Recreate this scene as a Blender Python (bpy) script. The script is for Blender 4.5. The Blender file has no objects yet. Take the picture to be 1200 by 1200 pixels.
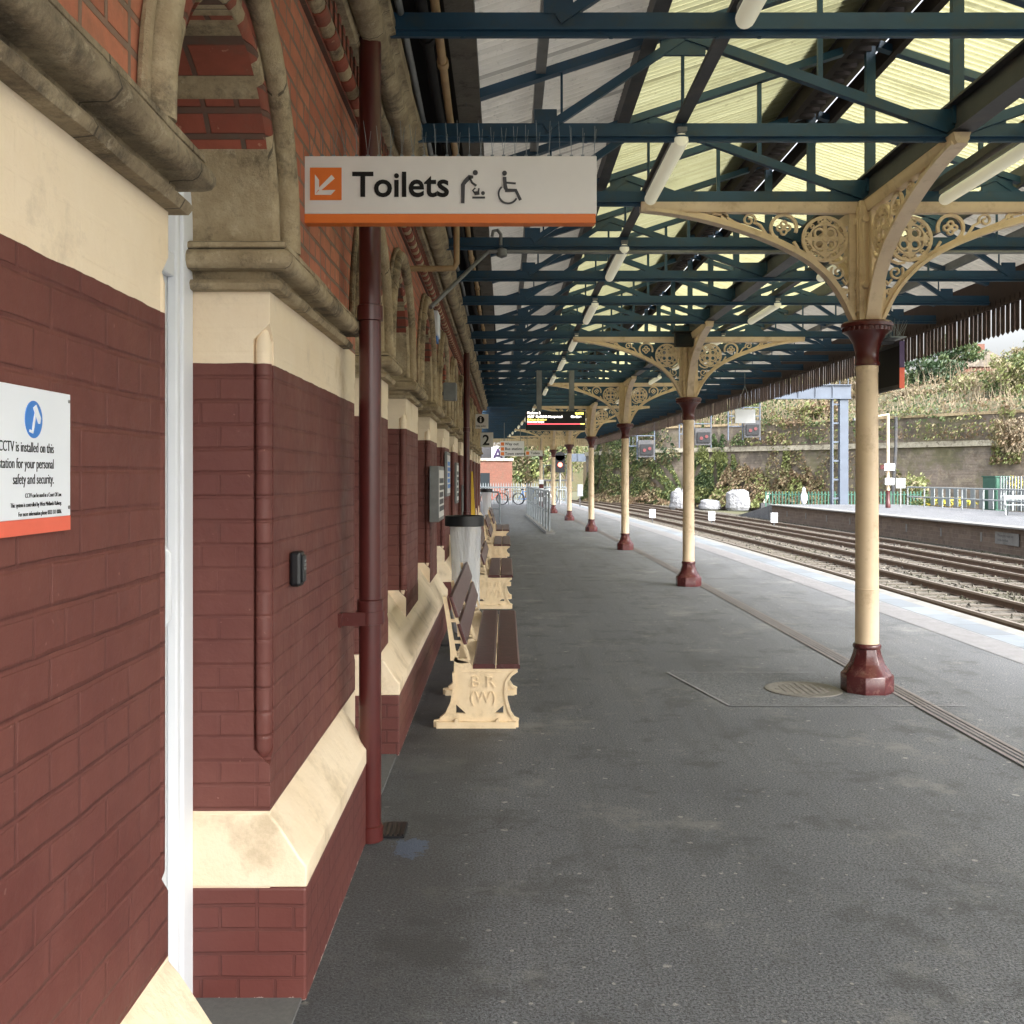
import bpy, bmesh, math, random
from mathutils import Vector, noise as mnoise
from math import sin, cos, pi, radians, sqrt
random.seed(7)
S = bpy.context.scene
COL = S.collection
# ------------------------------------------------------------------ camera
cd = bpy.data.cameras.new('camera'); cam = bpy.data.objects.new('camera', cd); COL.objects.link(cam)
cam.location = (0, 0, 1.65); cam.rotation_euler = (radians(90), 0, 0)
cd.sensor_width = 36; cd.lens = 36; cd.shift_x = 8/1200; cd.shift_y = -42/1200
cd.clip_start = 0.05; cd.clip_end = 3000
S.camera = cam
# ------------------------------------------------------------------ world and sun
SUN_EL, SUN_AZ = radians(42), radians(140)      # azimuth measured clockwise from +Y
w = bpy.data.worlds.new('World'); S.world = w; w.use_nodes = True
nt = w.node_tree; bg = nt.nodes['Background']
sky = nt.nodes.new('ShaderNodeTexSky'); sky.sky_type = 'NISHITA'; sky.sun_disc = False
sky.sun_elevation = SUN_EL; sky.sun_rotation = SUN_AZ; sky.air_density = 1.0; sky.dust_density = 9.0; sky.ozone_density = 1.0
hs = nt.nodes.new('ShaderNodeHueSaturation'); hs.inputs['Saturation'].default_value = 0.25
nt.links.new(sky.outputs[0], hs.inputs['Color']); nt.links.new(hs.outputs[0], bg.inputs[0])
bg.inputs[1].default_value = 0.15
sd = bpy.data.lights.new('sun', 'SUN'); sd.energy = .5; sd.angle = radians(35); sd.color = (1, .965, .91)
sun = bpy.data.objects.new('sun', sd); COL.objects.link(sun)
dv = Vector((sin(SUN_AZ)*cos(SUN_EL), cos(SUN_AZ)*cos(SUN_EL), sin(SUN_EL)))
sun.rotation_euler = dv.to_track_quat('Z', 'Y').to_euler(); sun.location = (20, -10, 40)
S.view_settings.view_transform = 'Standard'; S.view_settings.look = 'None'
S.view_settings.gamma = 1; S.view_settings.exposure = 2.32
S.render.engine = 'CYCLES'
S.cycles.max_bounces = 8; S.cycles.diffuse_bounces = 5; S.cycles.transmission_bounces = 6

# ------------------------------------------------------------------ materials
def srgb(r, g, b):
    f = lambda c: (c/255/12.92) if c/255 <= .04045 else ((c/255+.055)/1.055)**2.4
    return (f(r), f(g), f(b))
class NT:
    def __init__(s, name):
        s.m = bpy.data.materials.new(name); s.m.use_nodes = True; s.t = s.m.node_tree
        s.b = s.t.nodes['Principled BSDF']
    def n(s, typ, **kw):
        nd = s.t.nodes.new(typ)
        for k, v in kw.items():
            if k.startswith('i_'): nd.inputs[k[2:].replace('_', ' ')].default_value = v
            else: setattr(nd, k, v)
        return nd
    def l(s, a, b): s.t.links.new(a, b)
    def pos(s): return s.n('ShaderNodeNewGeometry').outputs['Position']
    def noise(s, scale, detail=4, rough=.6, vec=None, out='Fac'):
        nd = s.n('ShaderNodeTexNoise'); nd.inputs['Scale'].default_value = scale
        nd.inputs['Detail'].default_value = detail; nd.inputs['Roughness'].default_value = rough
        s.l(vec if vec is not None else s.pos(), nd.inputs['Vector']); return nd.outputs[out]
    def ramp(s, fac, stops):
        nd = s.n('ShaderNodeValToRGB'); e = nd.color_ramp.elements
        while len(e) < len(stops): e.new(.5)
        for x, (p, c) in zip(e, stops):
            x.position = p; x.color = (c[0], c[1], c[2], 1) if not isinstance(c, (int, float)) else (c, c, c, 1)
        s.l(fac, nd.inputs[0]); return nd.outputs[0]
    def mix(s, fac, a, b, typ='MIX'):
        nd = s.n('ShaderNodeMixRGB', blend_type=typ)
        for i, v in ((0, fac), (1, a), (2, b)):
            if isinstance(v, (int, float)): nd.inputs[i].default_value = v
            elif isinstance(v, tuple): nd.inputs[i].default_value = (*v[:3], 1)
            else: s.l(v, nd.inputs[i])
        return nd.outputs[0]
    def math(s, op, a, b=0.0, c=None):
        nd = s.n('ShaderNodeMath', operation=op)
        for i, v in ((0, a), (1, b)) + (((2, c),) if c is not None else ()):
            if isinstance(v, (int, float)): nd.inputs[i].default_value = v
            else: s.l(v, nd.inputs[i])
        return nd.outputs[0]
    def xyz(s, v):
        nd = s.n('ShaderNodeSeparateXYZ'); s.l(v, nd.inputs[0]); return nd.outputs
    def comb(s, x, y, z):
        nd = s.n('ShaderNodeCombineXYZ')
        for i, v in enumerate((x, y, z)):
            if isinstance(v, (int, float)): nd.inputs[i].default_value = v
            else: s.l(v, nd.inputs[i])
        return nd.outputs[0]
    def col(s, c):
        if isinstance(c, tuple): s.b.inputs['Base Color'].default_value = (*c[:3], 1)
        else: s.l(c, s.b.inputs['Base Color'])
    def rough(s, r):
        if isinstance(r, (int, float)): s.b.inputs['Roughness'].default_value = r
        else: s.l(r, s.b.inputs['Roughness'])
    def bump(s, h, strength=.5, dist=.01, normal=None):
        nd = s.n('ShaderNodeBump'); nd.inputs['Strength'].default_value = strength; nd.inputs['Distance'].default_value = dist
        s.l(h, nd.inputs['Height'])
        if normal is not None: s.l(normal, nd.inputs['Normal'])
        s.l(nd.outputs[0], s.b.inputs['Normal']); return nd.outputs[0]

def simple(name, c1, c2=None, scale=6, rough=.6, bump=.25, bscale=None, dist=.004, metal=0, dirt=None, dirt_scale=2.5, dirt_amt=.5):
    t = NT(name); c2 = c2 or tuple(x*.8 for x in c1)
    f = t.noise(scale, 5, .65); c = t.ramp(f, [(.3, c1), (.7, c2)])
    if dirt:
        d = t.ramp(t.noise(dirt_scale, 8, .7), [(.52, 0.0), (.68, 1.0)])
        c = t.mix(t.math('MULTIPLY', d, dirt_amt), c, dirt)
    t.col(c); t.rough(rough); t.b.inputs['Metallic'].default_value = metal
    if bump: t.bump(t.noise(bscale or scale*6, 5, .65), bump, dist)
    return t.m
def emit(name, c, strength):
    t = NT(name); t.col(c); t.b.inputs['Emission Color'].default_value = (*c, 1); t.b.inputs['Emission Strength'].default_value = strength
    t.rough(.4); return t.m
MAROON = srgb(90, 45, 40); MAROON2 = srgb(96, 50, 44); CREAM = srgb(224, 204, 174); CREAM2 = srgb(231, 214, 188)

def brick_nodes(t, bw=.232, rh=.0755, mort=.006, sq=.5, zoff=0.0, smooth=.3, wob=.004):
    p = t.pos(); n = t.n('ShaderNodeTexNoise'); n.inputs['Scale'].default_value = 3.5; n.inputs['Detail'].default_value = 3
    t.l(p, n.inputs['Vector'])
    o = t.xyz(p); u = t.math('ADD', o[0], o[1]); 
    w1 = t.math('MULTIPLY', t.math('SUBTRACT', n.outputs['Fac'], .5), wob*4)
    v = t.comb(t.math('ADD', u, w1), t.math('ADD', t.math('ADD', o[2], zoff), w1), 0.0)
    b = t.n('ShaderNodeTexBrick', offset=.5, squash=sq, squash_frequency=3)
    for k, x in (('Scale', 1), ('Mortar Size', mort), ('Mortar Smooth', smooth), ('Brick Width', bw), ('Row Height', rh), ('Bias', 0)):
        b.inputs[k].default_value = x
    t.l(v, b.inputs['Vector']); return b, o
def painted_wall(name, flag, top=2.005):
    t = NT(name); b, o = brick_nodes(t)
    b.inputs['Color1'].default_value = (0, 0, 0, 1); b.inputs['Color2'].default_value = (1, 1, 1, 1)
    b.inputs['Mortar'].default_value = (.5, .5, .5, 1)
    wob = t.math('MULTIPLY', t.math('SUBTRACT', t.noise(9, 3), .5), .009)
    zz = t.math('ADD', o[2], wob)
    up = t.math('GREATER_THAN', zz, top)
    g = t.n('ShaderNodeNewGeometry'); ny = t.math('ABSOLUTE', t.xyz(g.outputs['True Normal'])[1])
    thr = t.math('ADD', .597, t.math('MULTIPLY', t.math('GREATER_THAN', ny, .8), .2 if flag else 0.0))
    lo = t.math('LESS_THAN', t.math('ADD', o[2], t.math('MULTIPLY', wob, .2)), thr)
    cr = t.math('MAXIMUM', up, lo); chip = t.ramp(t.noise(17, 8, .8), [(.70, 0.0), (.715, 1.0)])
    bc = t.mix(b.outputs['Color'], MAROON, MAROON2)
    mc = t.mix(t.ramp(t.noise(1.5, 6, .65), [(.35, 0.0), (.72, 1.0)]), bc, srgb(108, 62, 53))
    mc = t.mix(t.ramp(t.noise(11, 6, .75), [(.6, 0.0), (.75, .3)]), mc, srgb(132, 92, 82))
    jm = t.ramp(t.noise(5, 4, .6), [(.42, .0), (.72, .45)]); mc = t.mix(t.math('MULTIPLY', b.outputs['Fac'], jm), mc, srgb(74, 34, 33))
    sp = t.ramp(t.noise(38, 2, .5), [(.74, 0.0), (.77, 1.0)])
    mc = t.mix(t.math('MULTIPLY', sp, .35), mc, srgb(165, 125, 112))
    cc = t.ramp(t.noise(2.3, 6, .7), [(.3, CREAM), (.62, CREAM2), (.78, srgb(196, 172, 128))])
    c = t.mix(cr, mc, cc); c = t.mix(t.math('MULTIPLY', chip, .45), c, srgb(140, 112, 96)); c = t.mix(t.ramp(t.noise(2.8, 10, .8), [(.56, 0.0), (.72, .25)]), c, srgb(70, 50, 44)); t.col(c); t.rough(t.ramp(t.noise(5, 4), [(.3, .5), (.7, .75)]))
    inv = t.math('SUBTRACT', 1.0, b.outputs['Fac'])
    zr = t.math('FRACT', t.math('DIVIDE', t.math('ADD', o[2], t.math('MULTIPLY', t.math('SUBTRACT', t.noise(4, 4, .6), .5), .014)), .0755))
    bed = t.math('MULTIPLY', t.math('MINIMUM', zr, t.math('SUBTRACT', 1.0, zr)), 9.0); bedm = t.math('MINIMUM', bed, 1.0)
    inv = t.math('ADD', t.math('MULTIPLY', inv, .55), t.math('MULTIPLY', bedm, .65))
    msk = t.math('MULTIPLY', inv, t.math('SUBTRACT', 1.0, t.math('MULTIPLY', cr, .88)))
    msk = t.math('MULTIPLY', msk, t.ramp(t.noise(3.3, 3, .6), [(.3, .35), (.65, .9)])); h = t.math('ADD', msk, t.math('MULTIPLY', t.noise(16, 5, .6), .55))
    h = t.math('ADD', h, t.math('MULTIPLY', t.noise(4.5, 3, .5), .6))
    h = t.math('ADD', h, t.math('MULTIPLY', t.noise(90, 3, .6), .12))
    # each brick sits a little prouder or deeper than its neighbours
    h = t.math('ADD', h, t.math('MULTIPLY', t.math('MULTIPLY', b.outputs['Color'], .45), t.math('SUBTRACT', 1.0, cr)))
    t.bump(h, .8, .0075); return t.m
M = {}
M['wall'] = painted_wall('painted_brick', False); M['wall_w'] = painted_wall('painted_brick_window_pier', True)
def red_brick(name, c1, c2, mort, bw=.232, rh=.0755, rot=None):
    t = NT(name); b, o = brick_nodes(t, bw, rh, .009, zoff=0.0 if not rot else 0.0)
    if rot: t.t.nodes.remove(b.inputs['Vector'].links[0].from_node); t.l(t.comb(t.math('MULTIPLY', o[0], 1.0), o[2], 0.0), b.inputs['Vector'])
    b.inputs['Color1'].default_value = (*c1, 1); b.inputs['Color2'].default_value = (*c2, 1); b.inputs['Mortar'].default_value = (*mort, 1)
    c = t.mix(t.ramp(t.noise(7, 6, .7), [(.35, 0.0), (.75, .65)]), b.outputs['Color'], tuple(x*.5 for x in c1))
    c = t.mix(t.ramp(t.noise(22, 3, .6), [(.66, 0.0), (.74, .5)]), c, srgb(205, 170, 140))
    c = t.mix(t.ramp(t.noise(1.8, 8, .75), [(.5, 0.0), (.66, .6)]), c, srgb(92, 78, 64))
    t.col(c); t.rough(.85)
    h = t.math('ADD', t.math('SUBTRACT', 1.0, b.outputs['Fac']), t.math('MULTIPLY', t.noise(40, 4), .4)); t.bump(h, .9, .008); return t.m
M['brick'] = red_brick('orange_brick', srgb(196, 124, 94), srgb(172, 98, 74), srgb(126, 112, 98))
M['brick_far'] = red_brick('far_brick', srgb(122, 76, 62), srgb(106, 66, 54), srgb(106, 90, 80))
M['voussoir'] = red_brick('voussoir_brick', srgb(150, 78, 58), srgb(128, 64, 50), srgb(84, 70, 60), .2, .061, rot=True)
M['retain'] = red_brick('retaining_brick', srgb(146, 134, 124), srgb(118, 110, 104), srgb(138, 130, 120), .36, .115)
mm = M['retain'].node_tree; pb = mm.nodes['Principled BSDF']; src = pb.inputs['Base Color'].links[0].from_socket
class _T(NT):
    def __init__(s, m): s.m = m; s.t = m.node_tree; s.b = s.t.nodes['Principled BSDF']
t = _T(M['retain']); c = t.mix(t.ramp(t.noise(.33, 6, .7), [(.42, 0.0), (.62, .7)]), src, srgb(70, 66, 60)); c = t.mix(t.ramp(t.noise(1.1, 6, .75), [(.52, 0.0), (.66, .75)]), c, srgb(160, 150, 132)); c = t.mix(t.ramp(t.noise(.21, 7, .75), [(.5, 0.0), (.6, .6)]), c, srgb(98, 98, 66)); t.col(c)
M['platface'] = red_brick('platform_face_brick', srgb(120, 104, 92), srgb(98, 84, 76), srgb(130, 120, 105), .45, .15)
def stone(name, a, b, c):
    t = NT(name); f = t.noise(5, 8, .7); cc = t.ramp(f, [(.3, a), (.5, b), (.7, c)])
    s = t.ramp(t.noise(2.2, 10, .8), [(.50, 0.0), (.62, .8)]); cc = t.mix(s, cc, srgb(66, 58, 48)); cc = t.mix(t.ramp(t.noise(13, 8, .8), [(.58, 0.0), (.68, .6)]), cc, srgb(206, 192, 164))
    jo = t.xyz(t.pos()); jn = t.math('LESS_THAN', t.math('FRACT', t.math('DIVIDE', t.math('ADD', jo[1], .13), .47)), .014); gn = t.n('ShaderNodeNewGeometry'); jn = t.math('MULTIPLY', jn, t.math('LESS_THAN', t.math('ABSOLUTE', t.xyz(gn.outputs['True Normal'])[1]), .7)); cc = t.mix(t.math('MULTIPLY', jn, .7), cc, srgb(48, 42, 34))
    t.col(cc); t.rough(.9)
    h = t.math('ADD', t.noise(22, 8, .7), t.math('MULTIPLY', t.noise(8, 8, .75), 1.3)); h = t.math('SUBTRACT', h, t.math('MULTIPLY', jn, .8)); t.bump(h, 1.0, .016); return t.m
M['stone'] = stone('weathered_stone', srgb(146, 128, 100), srgb(168, 150, 120), srgb(192, 176, 146))
M['stone_dk'] = stone('sooty_stone', srgb(118, 104, 84), srgb(152, 136, 110), srgb(186, 170, 140))
M['coping'] = stone('pale_coping', srgb(190, 186, 172), srgb(176, 170, 155), srgb(150, 145, 130))
M['cream'] = simple('cream_paint', CREAM2, CREAM, 3, .5, .8, 13, .009, dirt=srgb(160, 140, 108), dirt_scale=4.2, dirt_amt=.5)
M['cream_iron'] = simple('cream_iron_paint', srgb(212, 191, 162), srgb(200, 178, 148), 5, .45, .2, 60, .002, dirt=srgb(140, 112, 82), dirt_scale=7, dirt_amt=.5)
M['cream_bench'] = simple('cream_bench_paint', srgb(232, 212, 178), srgb(220, 197, 160), 7, .42, .25, 60, .002, dirt=srgb(160, 140, 104), dirt_scale=9, dirt_amt=.4)
M['maroon'] = simple('maroon_paint', MAROON, MAROON2, 5, .5, .5, 24, .006)
M['maroon_gloss'] = simple('maroon_gloss', srgb(80, 33, 30), srgb(70, 28, 26), 8, .28, .2, 24, .002)
M['maroon_chip'] = simple('maroon_chipped', srgb(76, 32, 34), srgb(66, 28, 30), 8, .25, .25, 30, .003, dirt=srgb(150, 120, 108), dirt_scale=22, dirt_amt=.22)
M['white'] = simple('white_paint', srgb(226, 230, 236), srgb(220, 224, 230), 2, .6, 0)
M['white2'] = simple('white_door', srgb(206, 208, 208), srgb(198, 200, 202), 4, .45, .1)
M['plaster'] = simple('old_white_paint', srgb(215, 212, 205), srgb(180, 174, 160), 8, .8, .5, 30)
M['blue'] = simple('blue_green_steel', srgb(26, 66, 92), srgb(18, 52, 74), 3, .5, .3, 40, .002, dirt=srgb(60, 66, 62), dirt_scale=6, dirt_amt=.5)
M['darksteel'] = simple('dark_steel', srgb(66, 68, 72), srgb(48, 50, 54), 4, .6, .3, 30, dirt=srgb(96, 84, 72), dirt_scale=3)
M['greysteel'] = simple('grey_galvanised', srgb(132, 134, 134), srgb(104, 106, 106), 4, .5, .2, 30)
M['ridge'] = simple('ridge_dark', srgb(50, 42, 38), srgb(36, 32, 32), 8, .9, .3)
M['soffit'] = simple('black_void_and_fittings', srgb(34, 34, 36), srgb(26, 26, 28), 4, .9, .2)  # near black: painted shade of the void over the wall, also dark fittings
M['timber'] = simple('stained_timber', srgb(104, 100, 92), srgb(84, 80, 74), 4, .9, .8, 40, .006, dirt=srgb(46, 44, 40), dirt_scale=9, dirt_amt=.7)
M['valance'] = simple('brown_valance', srgb(62, 44, 36), srgb(50, 36, 30), 7, .8, .4, 20)
def sheet(name, c1, c2, trans, amt):
    t = NT(name)
    f = t.noise(3, 6, .7, t.comb(*[t.math('MULTIPLY', v, k) for v, k in zip(t.xyz(t.pos()), (.4, 3, .4))]))
    c = t.ramp(f, [(.3, c1), (.72, c2)])
    sp = t.ramp(t.noise(30, 3), [(.6, 0.0), (.72, .35)]); c = t.mix(sp, c, tuple(x*.35 for x in c2))
    o_ = t.xyz(t.pos()); lap = t.math('LESS_THAN', t.math('FRACT', t.math('DIVIDE', o_[1], 1.07)), .022); c = t.mix(t.math('MULTIPLY', lap, .45), c, tuple(x*.3 for x in c2))
    c = t.mix(t.ramp(t.noise(1.3, 8, .75), [(.52, 0.0), (.7, .45)]), c, tuple(x*.5 for x in c2))
    t.col(c); t.rough(.7)
    if trans:
        tr = t.n('ShaderNodeBsdfTranslucent'); t.l(t.mix(1.0, c, trans, 'MULTIPLY'), tr.inputs[0])
        mx = t.n('ShaderNodeMixShader'); mx.inputs[0].default_value = amt
        t.l(t.b.outputs[0], mx.inputs[1]); t.l(tr.outputs[0], mx.inputs[2])
        t.l(mx.outputs[0], t.t.nodes['Material Output'].inputs[0])
    return t.m
M['opaque_sheet'] = sheet('grey_corrugated_sheet', srgb(214, 210, 200), srgb(186, 182, 172), (1, 1, 1), .11)
M['clear_sheet'] = sheet('yellowed_translucent_sheet', srgb(240, 240, 208), srgb(206, 204, 166), (.45, .44, .355), .85)
M['flash'] = sheet('grey_flashing', srgb(150, 154, 146), srgb(130, 134, 124), (1, 1, 1), .3)
M['tube'] = emit('fluorescent_diffuser', srgb(226, 222, 196), .07)
def asphalt():
    t = NT('worn_asphalt'); o = t.xyz(t.pos())
    a = t.noise(.7, 6, .6); c = t.ramp(a, [(.3, srgb(98, 101, 107)), (.55, srgb(112, 115, 120)), (.75, srgb(124, 126, 130))])
    g = t.noise(95, 4, .7); c = t.mix(t.ramp(g, [(.40, .85), (.56, 0.0)]), c, srgb(40, 42, 46))
    g2 = t.noise(80, 3, .7); c = t.mix(t.ramp(g2, [(.60, 0.0), (.70, .7)]), c, srgb(166, 168, 168))
    # long wear streaks along the platform
    st = t.noise(1, 5, .7, t.comb(t.math('MULTIPLY', o[0], 5), t.math('MULTIPLY', o[1], .35), 0.0))
    c = t.mix(t.ramp(st, [(.5, 0.0), (.72, .45)]), c, srgb(66, 66, 66))
    v = t.n('ShaderNodeTexVoronoi', feature='F1', voronoi_dimensions='2D'); v.inputs['Scale'].default_value = 3.4; t.l(t.pos(), v.inputs['Vector'])
    rad = t.math('MULTIPLY', t.xyz(v.outputs['Color'])[0], .07); rad = t.math('SUBTRACT', rad, .022)
    dist = t.math('ADD', v.outputs['Distance'], t.math('MULTIPLY', t.math('SUBTRACT', t.noise(24, 5, .75), .5), .17))
    c = t.mix(t.math('MULTIPLY', t.math('LESS_THAN', dist, rad), .5), c, srgb(176, 174, 168))
    v2 = t.n('ShaderNodeTexVoronoi', feature='F1', voronoi_dimensions='2D'); v2.inputs['Scale'].default_value = 8.7; t.l(t.pos(), v2.inputs['Vector'])
    r2 = t.math('SUBTRACT', t.math('MULTIPLY', t.xyz(v2.outputs['Color'])[1], .16), .09); d_2 = t.math('ADD', v2.outputs['Distance'], t.math('MULTIPLY', t.math('SUBTRACT', t.noise(45, 3), .5), .14))
    c = t.mix(t.math('MULTIPLY', t.math('LESS_THAN', d_2, r2), .45), c, srgb(188, 186, 178))
    d2 = t.ramp(t.noise(9, 6, .75), [(.66, 0.0), (.76, .35)]); c = t.mix(d2, c, srgb(128, 127, 123))
    # old patches, oil darkening and scuffed lighter areas
    c = t.mix(t.ramp(t.noise(1.9, 9, .72), [(.53, 0.0), (.6, .5)]), c, srgb(62, 63, 64))
    c = t.mix(t.ramp(t.noise(1.15, 9, .75), [(.55, 0.0), (.64, .5)]), c, srgb(132, 132, 129))
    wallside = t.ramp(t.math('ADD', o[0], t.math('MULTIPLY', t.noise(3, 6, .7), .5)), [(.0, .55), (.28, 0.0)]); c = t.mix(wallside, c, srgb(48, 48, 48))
    ck = t.n('ShaderNodeTexVoronoi', feature='DISTANCE_TO_EDGE', voronoi_dimensions='2D'); ck.inputs['Scale'].default_value = .55
    nv = t.noise(2.2, 6, .7, out='Color'); t.l(t.mix(.35, t.pos(), nv), ck.inputs['Vector'])
    c = t.mix(t.math('MULTIPLY', t.math('LESS_THAN', ck.outputs['Distance'], .0022), t.ramp(t.noise(.8, 3), [(.5, 0.0), (.56, .5)])), c, srgb(44, 44, 44))
    # a faded blue paint splash
    dx = t.math('SUBTRACT', o[0], -.42); dy = t.math('SUBTRACT', o[1], 4.55)
    dd = t.math('SQRT', t.math('ADD', t.math('MULTIPLY', dx, dx), t.math('MULTIPLY', t.math('MULTIPLY', dy, dy), .35)))
    bl = t.math('MULTIPLY', t.math('LESS_THAN', t.math('ADD', dd, t.math('MULTIPLY', t.noise(14, 5, .8), .22)), .18), .3)
    c = t.mix(bl, c, srgb(96, 120, 160))
    t.col(c); t.rough(t.ramp(a, [(.3, .62), (.7, .8)]))
    h = t.math('ADD', t.noise(150, 3, .7), t.math('MULTIPLY', t.noise(8, 5), .6)); t.bump(h, .9, .009); return t.m
M['asphalt'] = asphalt()
def slabs():
    t = NT('pale_edge_slabs'); o = t.xyz(t.pos())
    b = t.n('ShaderNodeTexBrick', offset=0.5, squash=1.0); t.l(t.comb(o[1], o[0], 0.0), b.inputs['Vector'])
    for k, x in (('Scale', 1), ('Mortar Size', .008), ('Brick Width', .76), ('Row Height', .45), ('Bias', 0)): b.inputs[k].default_value = x
    b.inputs['Color1'].default_value = (*srgb(116, 124, 133), 1); b.inputs['Color2'].default_value = (*srgb(96, 103, 112), 1); b.inputs['Mortar'].default_value = (*srgb(70, 74, 76), 1)
    c = t.mix(t.ramp(t.noise(4, 6), [(.4, 0.0), (.8, .5)]), b.outputs[0], srgb(86, 88, 88)); t.col(c); t.rough(.75)
    t.bump(t.noise(60, 4), .3, .004); return t.m
M['slabs'] = slabs()
M['tactile'] = simple('tactile_paving', srgb(142, 142, 146), srgb(124, 124, 128), 6, .8, .4, 60)
M['coper'] = simple('white_platform_edge', srgb(126, 126, 124), srgb(106, 106, 104), 4, .7, .4, 20, dirt=srgb(72, 70, 66))
M['drain'] = simple('drain_metal', srgb(116, 110, 108), srgb(96, 90, 88), 20, .6, .4, 60)
M['cover'] = simple('manhole_iron', srgb(112, 108, 102), srgb(90, 86, 82), 30, .6, .8, 80)
M['patch'] = simple('newer_asphalt', srgb(84, 85, 85), srgb(98, 98, 96), 60, .85, .6, 130, .005)
def ballast():
    t = NT('ballast'); v = t.n('ShaderNodeTexVoronoi'); v.inputs['Scale'].default_value = 16; t.l(t.pos(), v.inputs['Vector'])
    c = t.ramp(t.xyz(v.outputs['Color'])[0], [(.1, srgb(50, 47, 43)), (.5, srgb(74, 70, 65)), (.9, srgb(104, 99, 92))])
    c = t.mix(t.ramp(t.noise(.35, 5, .6), [(.4, 0.0), (.62, .6)]), c, srgb(72, 72, 52)); t.col(c); t.rough(.95)
    t.bump(v.outputs['Distance'], 1.0, .05); return t.m
M['ballast'] = ballast()
M['rust'] = simple('rusty_rail', srgb(104, 82, 66), srgb(84, 66, 54), 9, .8, .3)
M['railtop'] = simple('rail_head', srgb(150, 138, 126), srgb(130, 118, 108), 9, .35, .1, metal=.6)
M['sleeper'] = simple('sleeper', srgb(92, 86, 78), srgb(76, 71, 64), 6, .9, .4)
M['earth'] = simple('earth', srgb(84, 80, 62), srgb(72, 78, 52), .5, .95, .5, 4, .1)
M['bank'] = simple('rough_grass', srgb(70, 74, 50), srgb(84, 76, 58), .8, .95, .6, 5, .1)
M['black'] = simple('black_plastic', srgb(24, 26, 30), srgb(18, 20, 24), 10, .35, .1)
M['red'] = simple('orange_red', srgb(232, 108, 84), None, 5, .5, 0)
M['orange'] = simple('sign_orange', srgb(214, 112, 38), srgb(208, 106, 34), 5, .45, 0)
M['signwhite'] = simple('sign_white', srgb(214, 212, 208), srgb(206, 204, 200), 3, .4, .05)
M['ink'] = simple('sign_ink', srgb(12, 11, 12), None, 5, .9, 0)
M['grey_ink'] = simple('sign_grey', srgb(58, 58, 62), None, 5, .5, 0)
M['signblue'] = simple('sign_blue', srgb(66, 128, 206), None, 5, .5, 0)
M['signw2'] = simple('sign_enamel', srgb(226, 230, 236), srgb(220, 225, 232), 3, .35, .03)
M['purple'] = simple('sign_purple', srgb(70, 50, 96), None, 5, .5, 0)
M['seat'] = simple('seat_brown_gloss', srgb(84, 44, 42), srgb(64, 34, 34), 14, .3, .6, 30, .004, dirt=srgb(128, 96, 92), dirt_scale=12, dirt_amt=.4)
M['tan'] = simple('tan_pipe_paint', srgb(170, 142, 104), srgb(146, 120, 88), 8, .6, .3)
M['yellow'] = simple('yellow_paint', srgb(226, 186, 60), None, 5, .5, .1)
M['galv'] = simple('galvanised_rail', srgb(126, 134, 138), srgb(106, 114, 118), 8, .45, .1, metal=.2)
M['pale_rail'] = simple('pale_rail', srgb(136, 142, 144), srgb(120, 126, 128), 5, .5, .1)
M['gantry'] = simple('gantry_galvanised', srgb(84, 94, 108), srgb(74, 83, 96), 1.5, .6, .1)
M['greenmetal'] = simple('green_metal', srgb(46, 92, 76), srgb(38, 80, 66), 4, .6, .1)
M['bag'] = None
t = NT('clear_bag'); t.col(srgb(224, 228, 232)); t.rough(.25); t.b.inputs['Transmission Weight'].default_value = .0
t.b.inputs['Alpha'].default_value = .6; t.bump(t.noise(14, 4, .6, t.comb(*[t.math('MULTIPLY', v, k) for v, k in zip(t.xyz(t.pos()), (3, 3, .6))])), .9, .03); M['bag'] = t.m
t = NT('window_glass'); t.col(srgb(40, 46, 50)); t.rough(.08); M['glass'] = t.m
M['bulk'] = simple('white_woven_bag', srgb(150, 152, 156), srgb(112, 114, 120), 1.3, .8, 1.0, 3, .25)
def leafm(name, c, c2):
    t = NT(name); t.col(t.ramp(t.noise(1.2, 3), [(.3, c), (.7, c2)])); t.rough(.6)
    tr = t.n('ShaderNodeBsdfTranslucent'); tr.inputs[0].default_value = (*c2, 1); mx = t.n('ShaderNodeMixShader'); mx.inputs[0].default_value = .25
    t.l(t.b.outputs[0], mx.inputs[1]); t.l(tr.outputs[0], mx.inputs[2]); t.l(mx.outputs[0], t.t.nodes['Material Output'].inputs[0]); return t.m
M['leafd'] = leafm('dark_leaf', srgb(40, 60, 40), srgb(52, 74, 44)); M['leafm'] = leafm('mid_leaf', srgb(66, 84, 50), srgb(84, 98, 60))
M['leafl'] = leafm('light_leaf', srgb(106, 116, 64), srgb(122, 128, 82)); M['leafb'] = leafm('dry_leaf', srgb(106, 88, 68), srgb(122, 104, 82))
M['leafo'] = leafm('straw_leaf', srgb(116, 110, 80), srgb(134, 126, 96)); M['leafy'] = leafm('yellow_flower', srgb(226, 206, 70), srgb(214, 196, 80))
M['bark'] = simple('bark', srgb(132, 118, 98), srgb(104, 92, 76), 3, .9, .4)
M['twig'] = simple('pale_twig', srgb(124, 114, 96), srgb(104, 92, 74), 3, .9, .2)

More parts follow.
